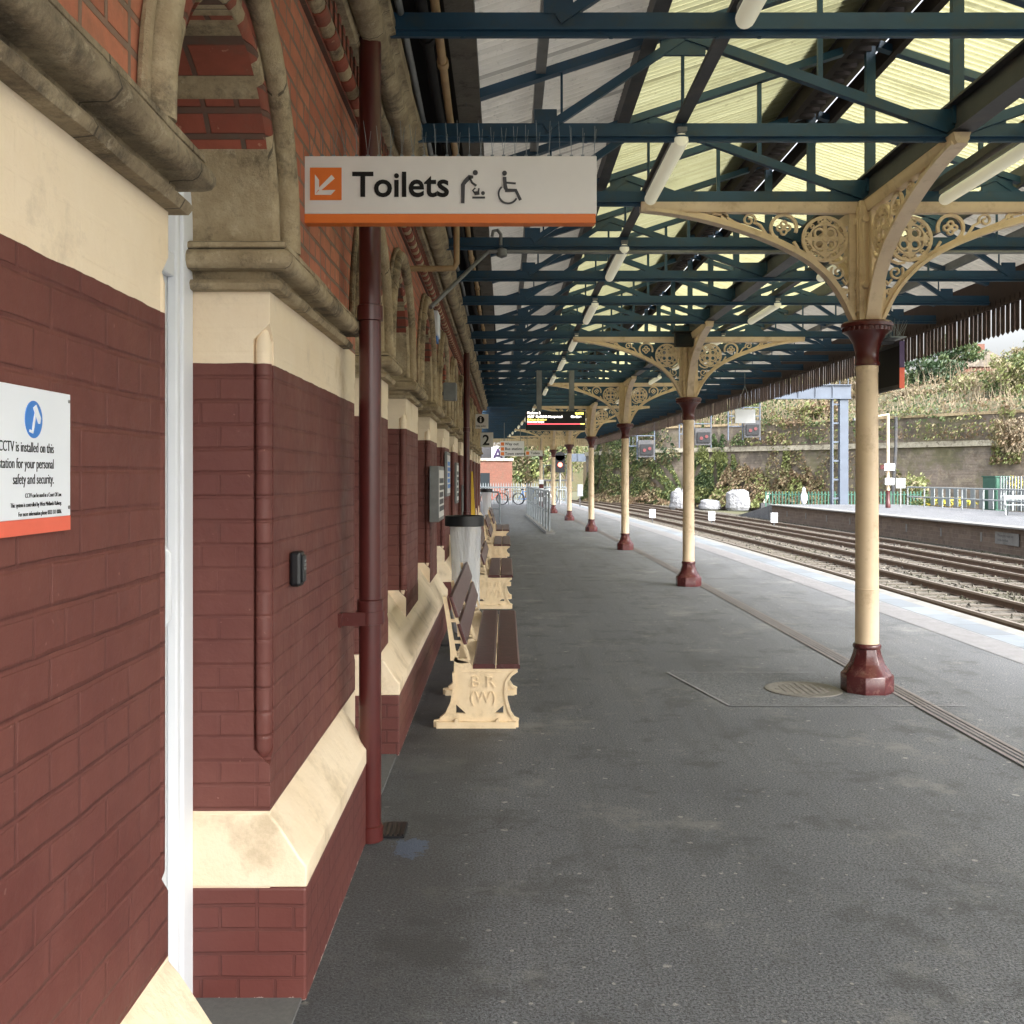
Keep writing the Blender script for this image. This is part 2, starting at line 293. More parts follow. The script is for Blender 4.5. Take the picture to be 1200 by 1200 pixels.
# ------------------------------------------------------------------ mesh helpers
class MB:
    def __init__(s): s.v = []; s.f = []; s.mi = []; s.sm = []
    def add(s, vs, fs, mi=0, sm=False):
        o = len(s.v); s.v += [tuple(v) for v in vs]
        for f in fs: s.f.append([i+o for i in f]); s.mi.append(mi); s.sm.append(sm)
        return s
    def box(s, x0, x1, y0, y1, z0, z1, mi=0):
        if x0 > x1: x0, x1 = x1, x0
        if y0 > y1: y0, y1 = y1, y0
        vs = [(x, y, z) for z in (z0, z1) for x, y in ((x0, y0), (x1, y0), (x1, y1), (x0, y1))]
        return s.add(vs, [(3, 2, 1, 0), (4, 5, 6, 7), (0, 1, 5, 4), (1, 2, 6, 5), (2, 3, 7, 6), (3, 0, 4, 7)], mi)
    def loft(s, rings, mi=0, sm=False, closed=True, caps=True, mis=None):
        n = len(rings[0]); o = len(s.v)
        for r in rings: s.v += [tuple(p) for p in r]
        for i in range(len(rings)-1):
            for j in range(n if closed else n-1):
                k = (j+1) % n
                s.f.append([o+i*n+j, o+i*n+k, o+(i+1)*n+k, o+(i+1)*n+j]); s.mi.append(mis[i] if mis else mi); s.sm.append(sm)
        if caps and closed:
            s.f.append([o+j for j in reversed(range(n))]); s.mi.append(mis[0] if mis else mi); s.sm.append(False)
            s.f.append([o+(len(rings)-1)*n+j for j in range(n)]); s.mi.append(mis[-1] if mis else mi); s.sm.append(False)
        return s
    def tube(s, pts, r, n=10, mi=0, caps=True, mis=None):
        pts = [Vector(p) for p in pts]; rs = r if isinstance(r, (list, tuple)) else [r]*len(pts)
        rings = []; up = None
        for i, p in enumerate(pts):
            d = (pts[min(i+1, len(pts)-1)] - pts[max(i-1, 0)])
            d = d.normalized() if d.length > 1e-9 else Vector((0, 0, 1))
            if up is None: up = d.orthogonal().normalized()
            a = (up - d*up.dot(d)); a = a.normalized() if a.length > 1e-6 else d.orthogonal().normalized(); up = a
            b = d.cross(a)
            rings.append([p + (a*cos(2*pi*j/n) + b*sin(2*pi*j/n))*rs[i] for j in range(n)])
        return s.loft(rings, mi, True, True, caps, mis)
    def lathe(s, cx, cy, prof, n=20, mi=0, sm=True, rot=0.0):
        return s.loft([[(cx+r*cos(2*pi*j/n+rot), cy+r*sin(2*pi*j/n+rot), z) for j in range(n)] for r, z in prof], mi, sm)
    def beam(s, p, q, w, h, mi=0):      # rectangular bar between two points, w across, h in the vertical sense
        p, q = Vector(p), Vector(q); d = (q-p).normalized()
        a = d.cross(Vector((0, 0, 1))); a = a.normalized() if a.length > 1e-4 else Vector((1, 0, 0)); b = a.cross(d)
        rings = [[c+a*w/2*i+b*h/2*j for i, j in ((-1, -1), (1, -1), (1, 1), (-1, 1))] for c in (p, q)]
        return s.loft(rings, mi)
    def poly(s, pts, t0, t1, f, mi=0):  # 2D outline (convex or mild) extruded, f maps (u,v,t)->xyz
        n = len(pts); return s.add([f(u, v, t0) for u, v in pts]+[f(u, v, t1) for u, v in pts],
            [list(range(n))[::-1], [n+i for i in range(n)]]+[(i, (i+1) % n, n+(i+1) % n, n+i) for i in range(n)], mi)
    def ribbon(s, pts, w, t0, t1, f, mi=0, closed=False):   # flat strap following a 2D path
        n = len(pts); L = []; R = []; ws = w if isinstance(w, (list, tuple)) else [w]*n
        for i in range(n):
            a = pts[(i-1) % n] if closed or i > 0 else pts[i]; b = pts[(i+1) % n] if closed or i < n-1 else pts[i]
            dx, dy = b[0]-a[0], b[1]-a[1]; l = math.hypot(dx, dy) or 1; nx, ny = -dy/l, dx/l
            L.append((pts[i][0]+nx*ws[i]/2, pts[i][1]+ny*ws[i]/2)); R.append((pts[i][0]-nx*ws[i]/2, pts[i][1]-ny*ws[i]/2))
        rings = [[f(*L[i], t0), f(*R[i], t0), f(*R[i], t1), f(*L[i], t1)] for i in range(n)]
        if closed: rings.append(rings[0])
        return s.loft(rings, mi, False, True, not closed)
    def build(s, name, mats, parent=None, bevel=0, smooth_angle=38):
        me = bpy.data.meshes.new(name); me.from_pydata(s.v, [], s.f)
        for m in (mats if isinstance(mats, (list, tuple)) else [mats]): me.materials.append(M[m] if isinstance(m, str) else m)
        me.polygons.foreach_set('material_index', s.mi); me.polygons.foreach_set('use_smooth', s.sm)
        bm = bmesh.new(); bm.from_mesh(me)
        if len(s.f) < 60000: bmesh.ops.recalc_face_normals(bm, faces=bm.faces)
        bm.to_mesh(me); bm.free()
        if any(s.sm): me.set_sharp_from_angle(angle=radians(smooth_angle))
        me.update(); return link(name, me, parent, bevel)
def link(name, me, parent=None, bevel=0):
    o = bpy.data.objects.new(name, me); COL.objects.link(o)
    if parent is not None: o.parent = parent; o.matrix_parent_inverse = parent.matrix_basis.inverted()
    if bevel:
        b = o.modifiers.new('bevel', 'BEVEL'); b.width = bevel; b.segments = 2; b.limit_method = 'ANGLE'; b.angle_limit = radians(40)
    return o
def empty(name, loc=(0, 0, 0)):
    o = bpy.data.objects.new(name, None); COL.objects.link(o); o.location = loc; o.empty_display_size = .2; return o
def tag(o, label=None, cat=None, group=None, kind=None):
    if label: o['label'] = label
    if cat: o['category'] = cat
    if group: o['group'] = group
    if kind: o['kind'] = kind
    return o
def thing(name, label, cat, loc=(0, 0, 0), group=None): return tag(empty(name, loc), label, cat, group)
def copy_tree(o, delta, parent=None):
    c = o.copy(); COL.objects.link(c)
    if parent is None: c.location = Vector(o.location)+Vector(delta)
    else: c.parent = parent; c.matrix_parent_inverse = o.matrix_parent_inverse.copy()
    for ch in [x for x in o.children]: copy_tree(ch, delta, c)
    return c
FONTM = {}
def text_mesh(body, size, align='LEFT', bold=0.0, depth=.001):
    cu = bpy.data.curves.new('txt', 'FONT'); cu.body = body; cu.size = size; cu.align_x = align; cu.offset = bold; cu.extrude = depth/2
    cu.resolution_u = 4
    o = bpy.data.objects.new('txt', cu); COL.objects.link(o)
    dg = bpy.context.evaluated_depsgraph_get(); dg.update(); me = o.evaluated_get(dg).to_mesh()
    vs = [tuple(v.co) for v in me.vertices]; fs = [list(p.vertices) for p in me.polygons]
    o.evaluated_get(dg).to_mesh_clear(); bpy.data.objects.remove(o); return vs, fs
def add_text(mb, body, size, f, mi=0, align='LEFT', bold=0.0, depth=.001, sx=1.0, at=(0, 0), t=0.0):
    vs, fs = text_mesh(body, size, align, bold, depth); mb.add([f(at[0]+v[0]*sx, at[1]+v[1], t+v[2]) for v in vs], fs, mi)
def cut_plate(loops, depth):            # 2D filled plate with holes
    cu = bpy.data.curves.new('pl', 'CURVE'); cu.dimensions = '2D'; cu.fill_mode = 'BOTH'; cu.extrude = depth/2
    for lp in loops:
        sp = cu.splines.new('POLY'); sp.points.add(len(lp)-1)
        for p, q in zip(sp.points, lp): p.co = (q[0], q[1], 0, 1)
        sp.use_cyclic_u = True
    o = bpy.data.objects.new('pl', cu); COL.objects.link(o)
    dg = bpy.context.evaluated_depsgraph_get(); dg.update(); me = o.evaluated_get(dg).to_mesh()
    vs = [tuple(v.co) for v in me.vertices]; fs = [list(p.vertices) for p in me.polygons]
    o.evaluated_get(dg).to_mesh_clear(); bpy.data.objects.remove(o); return vs, fs
def circ(cx, cz, r, n=24, a0=0, a1=360): return [(cx+r*cos(radians(a0+(a1-a0)*i/n)), cz+r*sin(radians(a0+(a1-a0)*i/n))) for i in range(n+(0 if a1-a0 == 360 else 1))]
def B(y): return -.00049*max(0, y-10)**2      # the line bends gently to the left far away
def at(px, py, Y): return Vector(((px-592)*Y/1200, Y, 1.65-(py-558)*Y/1200))
# ================================================================== GROUND, PLATFORM, TRACKS
YS = [-8, 0, 10]+[10+2.5*i for i in range(1, 41)]
def strip(x0, x1, z, ys, mi=0, mb=None, ext=0):
    mb = mb or MB(); n = len(ys)
    vs = [(x0+B(y), y, z) for y in ys]+[(x1+B(y), y, z) for y in ys]
    return mb.add(vs, [(i, n+i, n+i+1, i+1) for i in range(n-1)], mi)
def solid_strip(mb, x0, x1, z0, z1, ys, mi=0):
    return mb.loft([[(x0+B(y), y, z0), (x1+B(y), y, z0), (x1+B(y), y, z1), (x0+B(y), y, z1)] for y in ys], mi)
tag(MB().add([(-900, -300, -1.25), (1200, -300, -1.25), (1200, 1600, -1.25), (-900, 1600, -1.25)], [(0, 1, 2, 3)]).build('ground', 'earth'), kind='structure')
YP = [y for y in YS if y <= 72]
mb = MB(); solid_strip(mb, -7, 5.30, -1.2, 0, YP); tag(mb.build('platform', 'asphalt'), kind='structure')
mb = MB(); solid_strip(mb, 5.30, 5.50, -1.2, .004, YP, 0); tag(mb.build('platform_edge', 'coper'), kind='structure')
mb = MB(); strip(4.93, 5.30, .004, YP, 0, mb); tag(mb.build('edge_slabs', 'slabs'), kind='structure')
mb = MB(); strip(4.54, 4.928, .005, YP, 0, mb)
for i in range(7): strip(4.57+.055*i, 4.595+.055*i, .010, YP, 0, mb)
tag(mb.build('tactile_strip', 'tactile'), kind='structure')
mb = MB()
for i, (a, b) in enumerate(((2.935, 2.965), (2.985, 3.005), (3.02, 3.04), (3.055, 3.085))): strip(a, b, .009, YP, 0, mb)
tag(mb.build('drain_channel', 'drain'), kind='structure')
mb = MB().add([(1.62, 7.35, .004), (3.3, 7.35, .004), (3.3, 8.6, .004), (1.35, 8.6, .004)], [(0, 1, 2, 3)])
mb.add([(1.60, 7.335, .006), (3.3, 7.335, .006), (3.3, 7.352, .006), (1.60, 7.352, .006)], [(0, 1, 2, 3)], 1)
mb.add([(1.60, 7.335, .0065), (1.62, 7.335, .0065), (1.37, 8.6, .0065), (1.35, 8.6, .0065)], [(0, 1, 2, 3)], 1)
mb.add([(1.35, 8.585, .006), (2.6, 8.585, .006), (2.6, 8.6, .006), (1.35, 8.6, .006)], [(0, 1, 2, 3)], 1)
tag(mb.build('asphalt_patch', ['asphalt', 'tactile']), kind='structure')
mb = MB(); mb.lathe(2.30, 7.9, [(.29, .004), (.29, .010), (.26, .013), (.25, .009), (.0, .009)], 32)
for i in range(-4, 5):
    for j in range(-4, 5):
        if i*i+j*j < 17: mb.box(2.30+i*.05-.016, 2.30+i*.05+.016, 7.9+j*.05-.016, 7.9+j*.05+.016, .009, .0125)
tag(mb.build('manhole_cover', 'cover'), 'round worn iron manhole cover set in the asphalt beside the nearest column', 'manhole cover')
mb = MB(); strip(5.50, 17.4, -.93, YS, 0, mb); tag(mb.build('track_bed', 'ballast'), kind='structure')
# tracks
for k, (xa, lab) in enumerate(((8.4, 'railway track nearest the platform with rusty rails'), (11.3, 'middle of the three railway tracks beyond the platform edge'), (13.7, 'railway track running close beside the opposite platform'))):
    t = thing('railway_track', lab, 'railway track', (xa+.72, 8, -.93), 'railway tracks beside the platform')
    for x in (xa, xa+1.435):
        mb = MB(); solid_strip(mb, x-.035, x+.035, -.80, -.755, YS, 1); solid_strip(mb, x-.009, x+.009, -.90, -.80, YS, 0); solid_strip(mb, x-.07, x+.07, -.915, -.90, YS, 0)
        mb.build('rail', ['rust', 'railtop'], t)
    mb = MB(); y = 8
    while y < 105: mb.box(xa-.5+B(y), xa+1.95+B(y), y, y+.25, -1.0, -.905); y += .68
    mb.build('sleepers', 'sleeper', t)['kind'] = 'stuff'
mb = MB()
for i in range(5200):
    y = random.uniform(9, 70); x = random.uniform(7.6, 16.6)+B(y); r = random.uniform(.03, .075); z = -.925
    a = random.random()*6; vs = [(x+r*cos(a+q*2.09), y+r*sin(a+q*2.09), z) for q in range(3)]+[(x, y, z+r*1.1)]
    mb.add(vs, [(0, 1, 3), (1, 2, 3), (2, 0, 3)])
tag(mb.build('loose_ballast', 'ballast'), 'pale loose ballast stones between the rails', 'ballast', kind='stuff')
# far platform
YF = [10+2.5*i for i in range(0, 21)]
mb = MB(); solid_strip(mb, 16.9, 24.5, -1.2, -.006, YF, 0)
e = YF[-1]; mb.add([(16.9+B(e), e, -.006), (24.5+B(e), e, -.006), (24.5+B(e)-.6, e+7, -.9), (16.9+B(e)-.4, e+7, -.9), (16.9+B(e), e, -1.2), (24.5+B(e), e, -1.2)], [(0, 1, 2, 3), (0, 3, 4), (1, 5, 2)], 0)
tag(mb.build('opposite_platform', 'asphalt'), kind='structure')
mb = MB(); solid_strip(mb, 16.6, 17.25, -.05, .004, YF, 0); tag(mb.build('opposite_platform_edge', 'coper'), kind='structure')
mb = MB(); solid_strip(mb, 16.86, 16.895, -.93, -.05, YF, 0)
for i in range(14): y = 20+3.1*i; mb.box(16.85+B(y)-.006, 16.86+B(y), y, y+.12, -.62, -.3, 1)
tag(mb.build('opposite_platform_face', ['platface', 'coper']), kind='structure')

# ================================================================== STATION BUILDING
XW, XR, XP, ZI = -.74, -1.0, -.625, 2.38
bld = thing('station_building', 'long maroon and cream painted brick station building with arched doors and windows', 'building', (-.9, 10, 0))
piers = [(-3.0, 2.25), (3.22, 5.05), (6.04, 6.48)]; y = 7.65
while y < 31: piers.append((y, y+1.05)); y += 2.42 if len(piers) != 5 else 2.45
NP = len(piers)
door_bays = {0, 1, 4}
def pier(y0, y1, i):
    mb = MB(); C = .052; ring = []
    for z, c in ((0, .001), (.357, .001), (.74, .001), (.79, C), (2.08, C), (2.13, .001), (2.25, .001)):
        ring.append([(XR, y0, z), (XW-c, y0, z), (XW-c, y0+c, z), (XW, y0+c, z), (XW, y1-c, z), (XW-c, y1-c, z), (XW-c, y1, z), (XR, y1, z)])
    mb.loft(ring)
    for yy in (y0+.026, y1-.026):
        prof = [(.004, .755), (.016, .765), (.026, .79)]+[(.0265, .79+.13*k) for k in range(1, 10)]+[(.026, 2.07), (.016, 2.11), (.004, 2.125)]
        mb.lathe(XW-.026, yy, prof, 14)
    mb.build('wall_pier', 'wall' if i < 3 else 'wall_w', bld, bevel=.006)
for i, (a, b) in enumerate(piers): pier(a, b, i)
# plinths run under groups of bays
groups = [(-3.0, 2.25), (3.22, 4.66), (6.04, piers[4][1])]
groups.append((piers[5][0], piers[-1][1]))
def plinth_mat():
    t = NT('painted_brick_plinth'); b, o = brick_nodes(t)
    b.inputs['Color1'].default_value = (*MAROON, 1); b.inputs['Color2'].default_value = (*srgb(93, 48, 43), 1); b.inputs['Mortar'].default_value = (*srgb(82, 42, 38), 1)
    c = t.mix(t.ramp(t.noise(2.5, 5), [(.4, 0.0), (.7, .6)]), b.outputs[0], srgb(104, 58, 51))
    ch = t.math('MULTIPLY', t.math('LESS_THAN', t.math('ADD', o[2], t.math('MULTIPLY', t.noise(26, 4, .7), .05)), .034), 1.0)
    c = t.mix(ch, c, srgb(170, 150, 142)); t.col(c); t.rough(.5)
    h = t.math('ADD', t.math('SUBTRACT', 1.0, b.outputs['Fac']), t.math('MULTIPLY', t.noise(14, 5), .5)); t.bump(h, .8, .007); return t.m
M['plinth'] = plinth_mat()
for a, b in groups:
    mb = MB(); mb.box(XR, XP, a-.004, b+.004, 0, .357); mb.build('plinth', 'plinth', bld, bevel=.008)
    # cream sloping cap, hipped at its ends
    n = max(2, int((b-a)/.12)); rings = []
    for k in range(n+1):
        y = a-.003+(b-a+.006)*k/n; e = min(1, min(y-a, b-y)/.07) if b-a > .2 else 1
        j = .004*mnoise.noise(Vector((y*6, 0, 3)))
        zt = .595 if e > .01 else .585
        rings.append([(XR, y, .3575), (XP+.002, y, .3575), (XP+.003+j, y, .425+j), (XP-.02+j, y, .452+j), (XW+.028+j, y, zt-.03+j), (XW-.004, y, zt+.006), (XR, y, zt)])
    mb = MB().loft(rings, 0, True); mb.build('plinth_cap', 'cream', bld, bevel=.006, smooth_angle=50)
# imposts
def impost(y0, y1, mat):
    P = [(0, 2.38), (.045, 2.38), (.062, 2.372), (.064, 2.358), (.052, 2.350)]
    P += [(.052+.031*cos(radians(a)), 2.321+.031*sin(radians(a))) for a in (75, 45, 15, -15, -45, -75, -110)]
    P += [(.012, 2.290), (.006, 2.268), (.034, 2.262), (.044, 2.250), (.034, 2.232), (0, 2.23)]
    mb = MB()
    xs = [[(XR-.0, y0-d, z) for d, z in P], [(XW+d, y0-d, z) for d, z in P]]
    n = max(1, int((y1-y0)/.16))
    for k in range(1, n): 
        y = y0+(y1-y0)*k/n; j = [.0045*mnoise.noise(Vector((y*5, i*1.3, 7))) for i in range(len(P))]
        xs.append([(XW+d+jj*(d > 0), y, z+jj*.7) for (d, z), jj in zip(P, j)])
    xs += [[(XW+d, y1+d, z) for d, z in P], [(XR, y1+d, z) for d, z in P]]
    mb.loft(xs, 0, True); mb.build('impost', mat, bld, smooth_angle=55)
for i, (a, b) in enumerate(piers): impost(a, b if i != 1 else 4.66, 'stone_dk' if i < 1 else 'stone')
# upper wall with arched openings
ZT = 4.06
mb = MB()
for (a, b) in piers: mb.box(XR, XW, a, b, 2.25 if True else 0, ZT)
bays = [(piers[i][1], piers[i+1][0]) for i in range(NP-1)]
for a, b in bays:
    yc, r = (a+b)/2, (b-a)/2; N = 20
    pts = [(yc-r*cos(pi*k/N), ZI+.02+r*1.04*sin(pi*k/N)) for k in range(N+1)]
    for x in (XW, XR):
        vs = [(x, p[0], p[1]) for p in pts]+[(x, p[0], ZT) for p in pts]
        mb.add(vs, [(k, k+1, N+2+k, N+1+k) for k in range(N)])
mb.build('upper_wall', 'brick', bld)
for bi, (a, b) in enumerate(bays):
    yc, r = (a+b)/2, (b-a)/2; z0 = ZI
    mb = MB()
    # reveal (soffit) in bands of stone and brick, from the back of the reveal to the face
    N = 60
    def mi_at(k):
        d = 180*k/N; d = min(d, 180-d)
        if d < 34: return 0
        return 1 if (d-34) % 27 < 18 else 0
    for k in range(N):
        p = [(yc-(r-.004)*cos(pi*q/N), z0+.0+(r-.004)*1.04*sin(pi*q/N)) for q in (k, k+1)]
        mb.add([(XR, *p[0]), (XR, *p[1]), (XW+.01, *p[1]), (XW+.01, *p[0])], [(0, 1, 2, 3)], mi_at(k))
        # archivolt face
        for r0, r1, x in ((r-.004, r+.075, XW-.035), (r+.070, r+.125, XW+.006)):
            q = [(yc-rr*cos(pi*t_/N), z0+rr*1.04*sin(pi*t_/N)) for rr in (r0, r1) for t_ in (k, k+1)]
            mb.add([(x, *q[0]), (x, *q[1]), (x, *q[3]), (x, *q[2])], [(0, 1, 2, 3)], mi_at(k))
    def arc(rr, x, n=40): return [(x, yc+rr, ZI-.0)]+[(x, yc+rr*cos(pi*k/n), z0+.005+rr*1.04*sin(pi*k/n)) for k in range(n+1)]+[(x, yc-rr, ZI)]
    pa = arc(r+.034, XW-.008); mis = [0]+[mi_at(int(60*k/40)) for k in range(40)]+[0]
    mb.tube(pa, .033, 10, 0, True, mis)
    mb.build('arch_reveal', ['stone', 'voussoir'], bld)
    mb = MB(); mb.tube(arc(r+.152, XW+.030), .036, 12); mb.tube(arc(r+.196, XW+.014), .014, 8)
    mb.build('hood_mould', 'stone', bld)
    # infill
    if bi in door_bays:
        d = MB(); d.box(XR-.05, XR-.02, a-.0, b, 0, 2.3).build('door', 'white2', bld)
        fr = MB(); fr.box(XR-.02, XR+.02, a+.001, a+.075, 0, 2.78); fr.box(XR-.02, XR+.02, b-.10, b-.001, 0, 2.78); fr.box(XR-.02, XR+.012, b-.135, b-.10, 0, 2.7); fr.box(XR-.02, XR+.006, a+.076, b-.136, 2.25, 2.32)
        fr.build('door_frame', 'white', bld, bevel=.006)
        h = MB(); yy = b-.30; h.tube([(XR-.02, yy, 1.44), (XR+.03, yy, 1.44), (XR+.038, yy, 1.43), (XR+.038, yy, 1.24), (XR+.03, yy, 1.23), (XR-.02, yy, 1.23)], .011, 8)
        h.build('door_handle', 'white', bld)
        f = MB(); N = 16; f.add([(XR-.02, yc-(r+.01)*cos(pi*k/N), 2.3+(r+.1)*sin(pi*k/N)) for k in range(N+1)], [list(range(N+1))]); f.build('fanlight_infill', 'plaster', bld)
        s = MB(); s.box(XR-.02, XW+.1, a, b, -.01, .012); s.build('door_sill', 'patch', bld)
    else:
        s = MB(); s.loft([[(XR-.1, y, .40), (XW+.004, y, .40), (XW+.004, y, .590), (-.885, y, .80), (XR-.1, y, .80)] for y in (a, b)]); s.build('window_apron', 'cream', bld)
        g = MB(); N = 16; arcp = [(yc-r*cos(pi*k/N), 2.38+r*sin(pi*k/N)) for k in range(N+1)]
        g.add([(XR-.06, a, .8), (XR-.06, b, .8)]+[(XR-.06, y, z) for y, z in reversed(arcp)], [list(range(N+3))])
        w_ = g.build('window', 'glass', bld)
        f = MB()
        for yy in (a+.03, yc, b-.03): f.box(XR-.05, XR+.0, yy-.03, yy+.03, .8, 2.38)
        for zz in (.83, 1.6, 2.36): f.box(XR-.049, XR-.003, a, b, zz-.03, zz+.03)
        f.build('window_frame', 'white', w_)
# string course roll, frieze, cornice
y0, y1 = -3, piers[-1][1]
mb = MB(); y = y0; k = 0
while y < y1:
    r = .036 if k % 2 else .040
    mb.tube([(XW+.035, y, 3.41), (XW+.035, y+.108, 3.41)], r, 10, k % 2); y += .11; k += 1
mb.box(XW, XW+.02, y0, y1, 3.36, 3.455, 0); mb.build('string_course', ['voussoir', 'stone'], bld)
mb = MB(); y = y0
while y < y1: mb.box(XW+.001, XW+.05, y, y+.055, 3.455, 3.585, 0); y += .11
mb.build('dentil_frieze', 'voussoir', bld)
P = [(XW, 3.575), (-.66, 3.575), (-.65, 3.60), (-.665, 3.62)]+[(-.60+.06*cos(radians(a)), 3.655+.055*sin(radians(a))) for a in (200, 230, 265, 300, 335, 10, 40)]+[(-.54, 3.72), (-.515, 3.73), (-.515, 3.80), (XW, 3.80)]
rings = []; n = 150
for k in range(n+1):
    y = y0+(y1-y0)*k/n; sc = .012 if y < 9 else .006
    rings.append([(x+(sc*mnoise.noise(Vector((y*3.1, i*.9, 2))) if x > XW else 0), y, z+(sc*mnoise.noise(Vector((y*3.1, i*.9, 9))) if x > XW else 0)) for i, (x, z) in enumerate(P)])
MB().loft(rings, 0, True).build('cornice', 'stone_dk', bld, smooth_angle=60)
MB().box(-1.3, -.16, -8, y1, 4.07, 4.12).build('void_shade_sheet', 'soffit', bld)  # black sheet closing the void above the cornice, its shade put into the colour
mb = MB(); mb.box(-4.2, -4.0, -3, y1, 0, 4.06); mb.box(-4, XR, y1-.2, y1, 0, 4.06); mb.box(-4, XR, -3, -2.8, 0, 4.06); mb.box(-4.2, -1.3, -3, y1, 4.06, 4.3); mb.build('rear_wall', 'brick', bld)
# downpipes
def downpipe(y, x=-.612, top=3.72):
    mb = MB(); mb.tube([(x, y, 0), (x, y, .9), (x, y, 2.2), (x, y, top)], .050, 18)
    for z in (.0, 1.02, 2.35): mb.lathe(x, y, [(.050, z), (.059, z+.004), (.059, z+.07), (.050, z+.074)], 18)
    p = mb.build('downpipe', 'maroon_gloss', bld)
    c = MB(); c.box(XW, x+.0, y-.062, y-.052, .98, 1.04); c.box(XW, XW+.014, y-.11, y-.05, .98, 1.04); c.lathe(x, y, [(.054, .982), (.064, .984), (.064, 1.04), (.054, 1.042)], 18)
    c.tube([(XW+.03, y-.066, 1.01), (XW+.03, y-.06, 1.01)], .008, 8)
    c.build('pipe_bracket', 'maroon_gloss', p)
downpipe(4.64); downpipe(16.25); None
mb = MB(); mb.box(-.57, -.46, 4.66, 4.86, .003, .010); 
for i in range(5): mb.box(-.56+.022*i, -.552+.022*i, 4.67, 4.85, .010, .016)
tag(mb.build('drain_grate', 'black'), 'small black drain grate in the ground behind the nearest maroon downpipe', 'drain grate')
# ================================================================== CANOPY
TY0, PITCH = 7.86, 1.514
KS = list(range(-7, 33)); YEND = TY0+PITCH*KS[-1]; YST = TY0+PITCH*KS[0]  # near end runs unseen behind the camera, length set to shade the foreground
can = thing('platform_canopy', 'ridged platform canopy of blue green steel trusses and corrugated sheets along the platform', 'canopy', (2.8, 10, 3.75))
RX, RZ, SL = 2.80, 5.01, .326
def rz(x): return RZ - SL*abs(x-RX)
XL, XE = -.62, 5.86
truss_me = None
for k in KS:
    Y = TY0+PITCH*k; dx = B(Y)
    if truss_me is None:
        m = MB(); q = lambda *a, **kw: m.box(*a, **kw)
        q(XL, XE, -.008, .008, 3.755, 3.835); q(XL, XE, -.04, .04, 3.744, 3.7545)          # bottom chord: T section
        q(XL, XE, -.012, .012, 3.72, 3.7435)
        for sgn in (-1, 1):
            X = lambda x: RX+sgn*(x)
            for (p, r_, w_, h_) in (((0.06, rz(RX+.06)-.035), (3.05, rz(RX+3.05)-.035), .07, .055), ((1.70, rz(RX+1.7)-.07), (.06, 3.80), .05, .06), ((1.70, rz(RX+1.7)-.09), (2.55, 3.80), .04, .05)):
                m.beam((X(p[0]), 0, p[1]), (X(r_[0]), 0, r_[1]), w_, h_)
            m.tube([(X(1.70), 0, rz(X(1.70))-.05), (X(1.70), 0, 3.75)], .011, 6)
            m.tube([(X(2.45), 0, rz(X(2.45))-.03), (X(2.45), 0, 3.75)], .008, 6)
            m.beam((X(.85), 0, rz(X(.85))-.06), (X(.85), 0, 4.08), .03, .03)
            m.box(X(.0)+.05, X(.30), -.012, .012, 3.83, 3.92)
            m.box(X(1.56), X(1.84), -.013, .013, rz(X(1.7))-.2, rz(X(1.7))-.08)
            m.box(X(2.48), X(2.62), -.013, .013, 3.83, 3.92)
        q(RX-.035, RX+.035, -.025, .025, 3.83, RZ-.05)
        for xb in (-.2, .5, 1.0, 1.2, 2.6, 3.0, 3.6, 4.4): m.lathe(xb, .0, [(.012, 3.716), (.012, 3.722), (.0, 3.724)], 6, 0)
        o = m.build('roof_truss', 'blue', can); truss_me = o.data
    else: o = bpy.data.objects.new('roof_truss', truss_me); COL.objects.link(o); o.parent = can; o.matrix_parent_inverse = can.matrix_basis.inverted()
    o.location = (dx, Y, 0)
def run(mb, x0, x1, z0, z1, mi=0, a=YST-.6, b=YEND+.5, z0b=None, z1b=None):
    ys = [a, 10]+[10+3*i for i in range(1, 16) if 10+3*i < b]+[b]
    for i in range(len(ys)-1):
        pass
    mb.loft([[(x0+B(y), y, z0), (x1+B(y), y, z0b if z0b is not None else z0), (x1+B(y), y, z1b if z1b is not None else z1), (x0+B(y), y, z1)] for y in ys], mi); return mb
# purlins
run(MB(), .19, .25, 4.13, 4.21).build('purlin', 'greysteel', can)
mb = run(MB(), .86, .90, 4.30, 4.48); run(mb, .84, .93, 4.292, 4.30); mb.build('purlin', 'darksteel', can)
mb = run(MB(), 4.70, 4.74, 4.30, 4.48); mb.build('purlin', 'darksteel', can)
run(MB(), 5.32, 5.38, 4.12, 4.21).build('purlin', 'greysteel', can)
mb = run(MB(), 1.055, 1.125, 3.836, 3.866); mb.build('cable_tray', 'darksteel', can)
mb = run(MB(), 3.27, 3.34, 3.84, 3.90); mb.build('cable_tray', 'darksteel', can)
mb = run(MB(), 2.735, 2.865, 3.756, 3.772); run(mb, 2.785, 2.815, 3.773, 3.94); run(mb, 2.735, 2.865, 3.941, 3.957); mb.build('longitudinal_beam', 'darksteel', can)
# ridge
mb = run(MB(), 2.58, 2.64, 4.88, 5.02, 0); run(mb, 2.96, 3.02, 4.88, 5.02, 0); run(mb, 2.52, 3.08, 5.17, 5.20, 0); run(mb, 2.70, 2.90, 5.03, 5.16, 0)
y = YST
while y < YEND: mb.box(2.65+B(y), 2.80+B(y), y, y+.07, 4.90, 5.02, 0); y += .16
mb.build('ridge_beam', 'ridge', can)
run(MB(), 2.36, 2.58, 4.975, 4.985, 0, z0b=5.05, z1b=5.06).build('ridge_flashing', 'flash', can)
